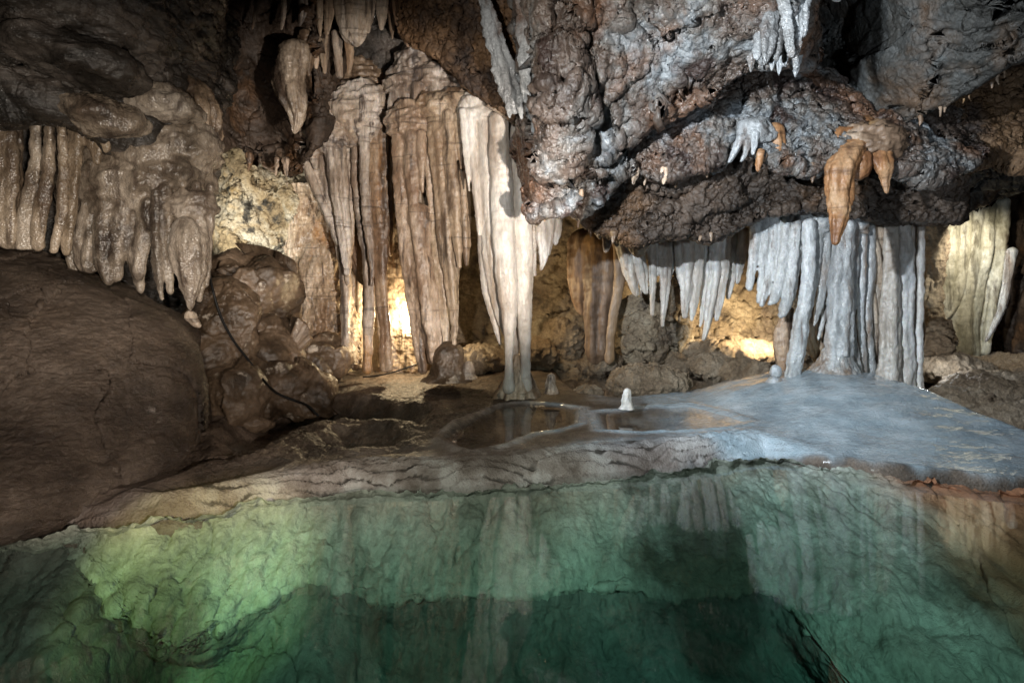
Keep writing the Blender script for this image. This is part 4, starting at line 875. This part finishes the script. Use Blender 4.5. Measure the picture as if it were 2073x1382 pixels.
# grey calcite streak on the left face of the overhang
cluster('calcite_streak', 'white calcite streaks running down the left face of the overhang', 'dripstone', 1040, 225, 5.95, M['greycalcite'],
    strands=[(6.0, ((965, -40, 12), (985, 20, 14), (1004, 80, 19), (1020, 140, 22), (1034, 190, 20), (1042, 232, 8))), (5.6, ((1064, -60, 14), (1062, 40, 14), (1064, 120, 12), (1066, 210, 8))), ((1026, 180, 8), (1030, 215, 6), (1032, 240, 2)), ((1050, 190, 7), (1053, 220, 6), (1056, 242, 2))], kind='streak', rough=.2, lump=.05, asp=.45)
for px, py, lab in ((1284, 352, 'small tan drip at the lower edge of the brown ledge, left of its twin'), (1345, 352, 'small tan drip in the middle of the lower edge of the brown ledge')):
    tag(tube('stalactite', ((px, py - 20, 10), (px + 1, py, 8), (px - 2, py + 22, 2)), 6.1, M['tan'], rough=.15), lab, 'stalactite', 'small drips on the brown ledge')
for st, lab in ((((1205, 430, 12), (1212, 470, 9), (1216, 485, 3)), 'white edged drip beside the top of the brown drapery'), (((1230, 450, 12), (1228, 490, 9), (1226, 512, 3)), 'pinkish drip over the top of the brown drapery'), (((1250, 450, 11), (1250, 480, 9), (1248, 500, 3)), 'knobbly brown drip between the drapery and the white row'), (((1288, 455, 22), (1290, 500, 18), (1292, 522, 8)), 'rounded brown pendant with a wet tip left of the white row'), (((1168, 385, 7), (1170, 420, 5), (1174, 446, 2)), 'thin tan needle left of the white edged drip')):
    tag(tube('stalactite', st, 7.7, M['tan'], rough=.12), lab, 'stalactite', 'drips above the brown drapery')

# ---- stalagmites on the terrace
def stalagmite(px, top, bot, r, d, mat, lab, group=None):
    h = bot - top
    return tag(tube('stalagmite', ((px, top, r * .55), (px, top + h * .25, r * .78), (px - 1, top + h * .6, r * .92), (px, bot - h * .12, r * 1.05), (px, bot + 4, r * 1.45)), d, mat, flute=.02, rough=.16, tip=False, detail=1.6), lab, 'stalagmite', group)
stalagmite(905, 690, 766, 36, 7.75, M['mudrock'], 'stout brown cone stalagmite below the peach column')
stalagmite(949, 730, 762, 13, 7.7, M['tan'], 'small tan stalagmite beside the stout brown cone')
stalagmite(1115, 755, 792, 11, 7.05, M['tan'], 'stubby cream stalagmite right of the white column base')
stalagmite(1270, 785, 824, 11, 6.2, M['white'], 'white wet stalagmite standing in the shallow rim pool')
tag(tube('stalagmite', ((384, 628, 9), (386, 640, 11), (394, 652, 11), (402, 664, 6)), 5.6, M['tan'], rough=.15), 'little orange tan stalagmite on the edge of the big boulder', 'stalagmite')

tag(sheet('flowstone_wall', [[(px, y, d) for px, d in ((740, 9.4), (775, 9.15), (815, 9.05), (850, 9.1), (885, 9.5))] for y in (430, 540, 640, 700, 765)], M['tan'], 90, 160, SOFTROCK[1:], seed=51.0), 'glowing flowstone wall seen through the gap between the two column groups', 'flowstone')
# ---- cables
tag(cable('cable', [(424, 540, 6.9), (428, 575, 6.8), (445, 635, 6.75), (470, 685, 6.7), (500, 725, 6.65), (530, 765, 6.6), (560, 795, 6.5), (600, 812, 6.5), (625, 822, 6.45), (645, 842, 6.4)], .014, M['black']), 'long black cable running down over the brown mounds', 'cable')
tag(cable('cable', [(735, 763, 7.9), (765, 760, 7.85), (800, 752, 7.85), (835, 740, 7.9), (850, 735, 8.2)], .010, M['black']), 'short thin cable at the foot of the columns by the glowing gap', 'cable')

# ---- ragged little drips along the lower rock edges
def fringe(prefix_label, poly, d, n, size, mat, seed):
    o = [q for q in sc.objects if q.get('label') == prefix_label][0]
    rg = random.Random(seed); poly = np.array(poly, float)
    cum = np.concatenate([[0], np.cumsum(np.hypot(*np.diff(poly, axis=0).T))])
    for k in range(n):
        t = (k + rg.random()) / n * cum[-1]
        x = np.interp(t, cum, poly[:, 0]); y = np.interp(t, cum, poly[:, 1]); h = size * (.4 + 1.1 * rg.random() ** 2); r = h * rg.uniform(.22, .45)
        tube('drip', ((x, y - h * 1.1, r * 1.3), (x + rg.uniform(-2, 2), y - h * .2, r), (x + rg.uniform(-3, 3), y + h, 1.2)), d + rg.uniform(-.05, .08), M[mat], parent=o, rough=.2)
fringe('brown rock ledge with ragged lower edge under the crack of the great overhang', [(1200, 400), (1260, 350), (1300, 356), (1350, 366), (1400, 350), (1440, 335), (1490, 290), (1530, 250)], 6.2, 18, 15, 'brownsheet', 3)
fringe('dark brown ragged rock above the row of white stalactites', [(1130, 415), (1200, 462), (1240, 480), (1290, 490), (1350, 465), (1420, 484), (1480, 470)], 6.7, 16, 16, 'brownsheet', 8)
fringe('lumpy brown rock the fat orange stalactite hangs from', [(1530, 310), (1590, 335), (1640, 352), (1690, 320)], 5.9, 10, 15, 'brownsheet', 11)
fringe('lumpy brown rock the fat orange stalactite hangs from', [(1800, 340), (1850, 358), (1890, 364), (1950, 345)], 5.9, 8, 12, 'brownsheet', 12)
fringe('dark bluish slab of ceiling rock slanting down from the top right corner', [(1860, 246), (1930, 215), (1990, 186), (2050, 138)], 5.5, 8, 12, 'brownsheet', 14)
fringe('dark brown hollowed rock between the black flowstone and the tall columns', [(350, 260), (440, 300), (520, 335), (600, 340)], 8.0, 8, 14, 'tan', 17)
fringe('huge grey and rust brown rock overhanging the middle of the pool', [(1085, 440), (1130, 434), (1175, 402), (1200, 322)], 5.85, 7, 12, 'brownsheet', 19)
fringe('huge grey and rust brown rock overhanging the middle of the pool', [(1520, 128), (1560, 124), (1600, 130), (1620, 134)], 5.2, 9, 20, 'greycalcite', 21)

# ================================================================ LIGHT
def lamp(name, px, py, d, energy, color, target=None, spot=None, blend=.5, radius=.06):
    L = bpy.data.lights.new(name, 'SPOT' if spot else 'POINT')
    L.energy = energy; L.color = color; L.shadow_soft_size = radius
    if spot: L.spot_size = math.radians(spot); L.spot_blend = blend
    o = bpy.data.objects.new(name, L); COL.objects.link(o)
    p = P(px, py, d) if d is not None else np.array((px, py)); o.location = p
    if target is not None:
        from mathutils import Vector
        o.rotation_euler = (Vector(P(*target)) - o.location).to_track_quat('-Z', 'Y').to_euler()
    return o
def lamp_at(name, loc, energy, color, target, spot, blend=.6, radius=.08):
    from mathutils import Vector
    L = bpy.data.lights.new(name, 'SPOT'); L.energy = energy; L.color = color; L.shadow_soft_size = radius
    L.spot_size = math.radians(spot); L.spot_blend = blend
    o = bpy.data.objects.new(name, L); COL.objects.link(o); o.location = loc
    o.rotation_euler = (Vector(target) - Vector(loc)).to_track_quat('-Z', 'Y').to_euler()
    return o
W1 = (1.0, .90, .80); CO = (.78, .89, 1.0); WM = (1.0, .66, .28)
lamp_at('floodlight', (1.15, 1.3, 1.35), 2100, W1, P(800, 440, 7.6), 44, .6, .05)
lamp_at('floodlight', (-1.3, 1.5, 2.7), 1900, CO, P(1680, 560, 7), 62, .8, .05)
lamp_at('floodlight', (-.7, 2.2, 3.0), 520, (1, .95, .88), P(1330, 220, 5.8), 90, 1.0, .05)
lamp_at('floodlight', (-.9, 1.2, 1.9), 760, (1, .90, .78), P(210, 440, 5.8), 50, 1.0, .05)
lamp_at('floodlight', (.3, .6, 1.2), 640, (1, .88, .76), P(230, 880, 4.3), 60, 1.0, .05)
lamp_at('pool_lamp', (-2.0, .5, 1.5), 480, (1, .95, .36), PZ(385, 1185, -.35), 25, .6, .03)
lamp_at('pool_lamp', (-.5, .3, 1.9), 400, (.93, 1, .86), PZ(860, 1105, -.25), 44, .7, .03)
lamp_at('pool_lamp', (1.2, .3, 1.8), 360, (.85, 1, .97), PZ(1560, 1085, -.3), 62, .8, .03)
lamp('column_lamp', 828, 640, 8.86, 90, (1, .80, .48), radius=.05)
lamp('wall_lamp', 1575, 665, 8.9, 320, (1, .80, .50), target=(1470, 690, 10.2), spot=110, blend=.8, radius=.05)
lamp('wall_lamp', 400, 470, 7.7, 150, (1, .97, .88), target=(540, 430, 9.1), spot=88, blend=.5, radius=.05)
lamp('alcove_lamp', 2000, 455, 8.3, 75, (1, .92, .74), target=(1950, 590, 9.4), spot=120, blend=.5, radius=.05)  # added lamp, brightens the cream curtain
lamp('alcove_lamp', 1900, 722, 7.9, 12, (.92, .97, 1), radius=.05)  # added lamp for glints on the pale sheet and light on the curtain
lamp_at('floodlight', (2.5, 1.3, 1.8), 260, CO, P(1800, 170, 5.8), 75, 1.0, .05)  # added fill to brighten the dark ceiling at the upper right
lamp('drapery_lamp', 1275, 640, 9.55, 30, (1, .76, .42), radius=.05)
lamp('drapery_lamp', 1090, 600, 8.9, 22, (1, .74, .40), radius=.05)

w = bpy.data.worlds.new('World'); sc.world = w; w.use_nodes = True
w.node_tree.nodes['Background'].inputs[0].default_value = (.5, .55, .6, 1)
w.node_tree.nodes['Background'].inputs[1].default_value = .005

# ================================================================ CAMERA
cam = bpy.data.cameras.new('Camera'); co = bpy.data.objects.new('Camera', cam); COL.objects.link(co)
co.location = (0, 0, H); co.rotation_euler = (math.pi / 2, 0, 0)
cam.sensor_width = 36; cam.lens = 36 * F / 2073
cam.shift_x = 0; cam.shift_y = (HY - 691) / 2073
cam.clip_end = 200
sc.camera = co
sc.view_settings.view_transform = 'Standard'; sc.view_settings.look = 'None'; sc.view_settings.exposure = 0; sc.view_settings.gamma = 1
sc.cycles.use_denoising = True
sc.cycles.max_bounces = 6; sc.cycles.diffuse_bounces = 2; sc.cycles.glossy_bounces = 3; sc.cycles.transparent_max_bounces = 8
sc.cycles.sample_clamp_indirect = 4
sc.cycles.caustics_reflective = False
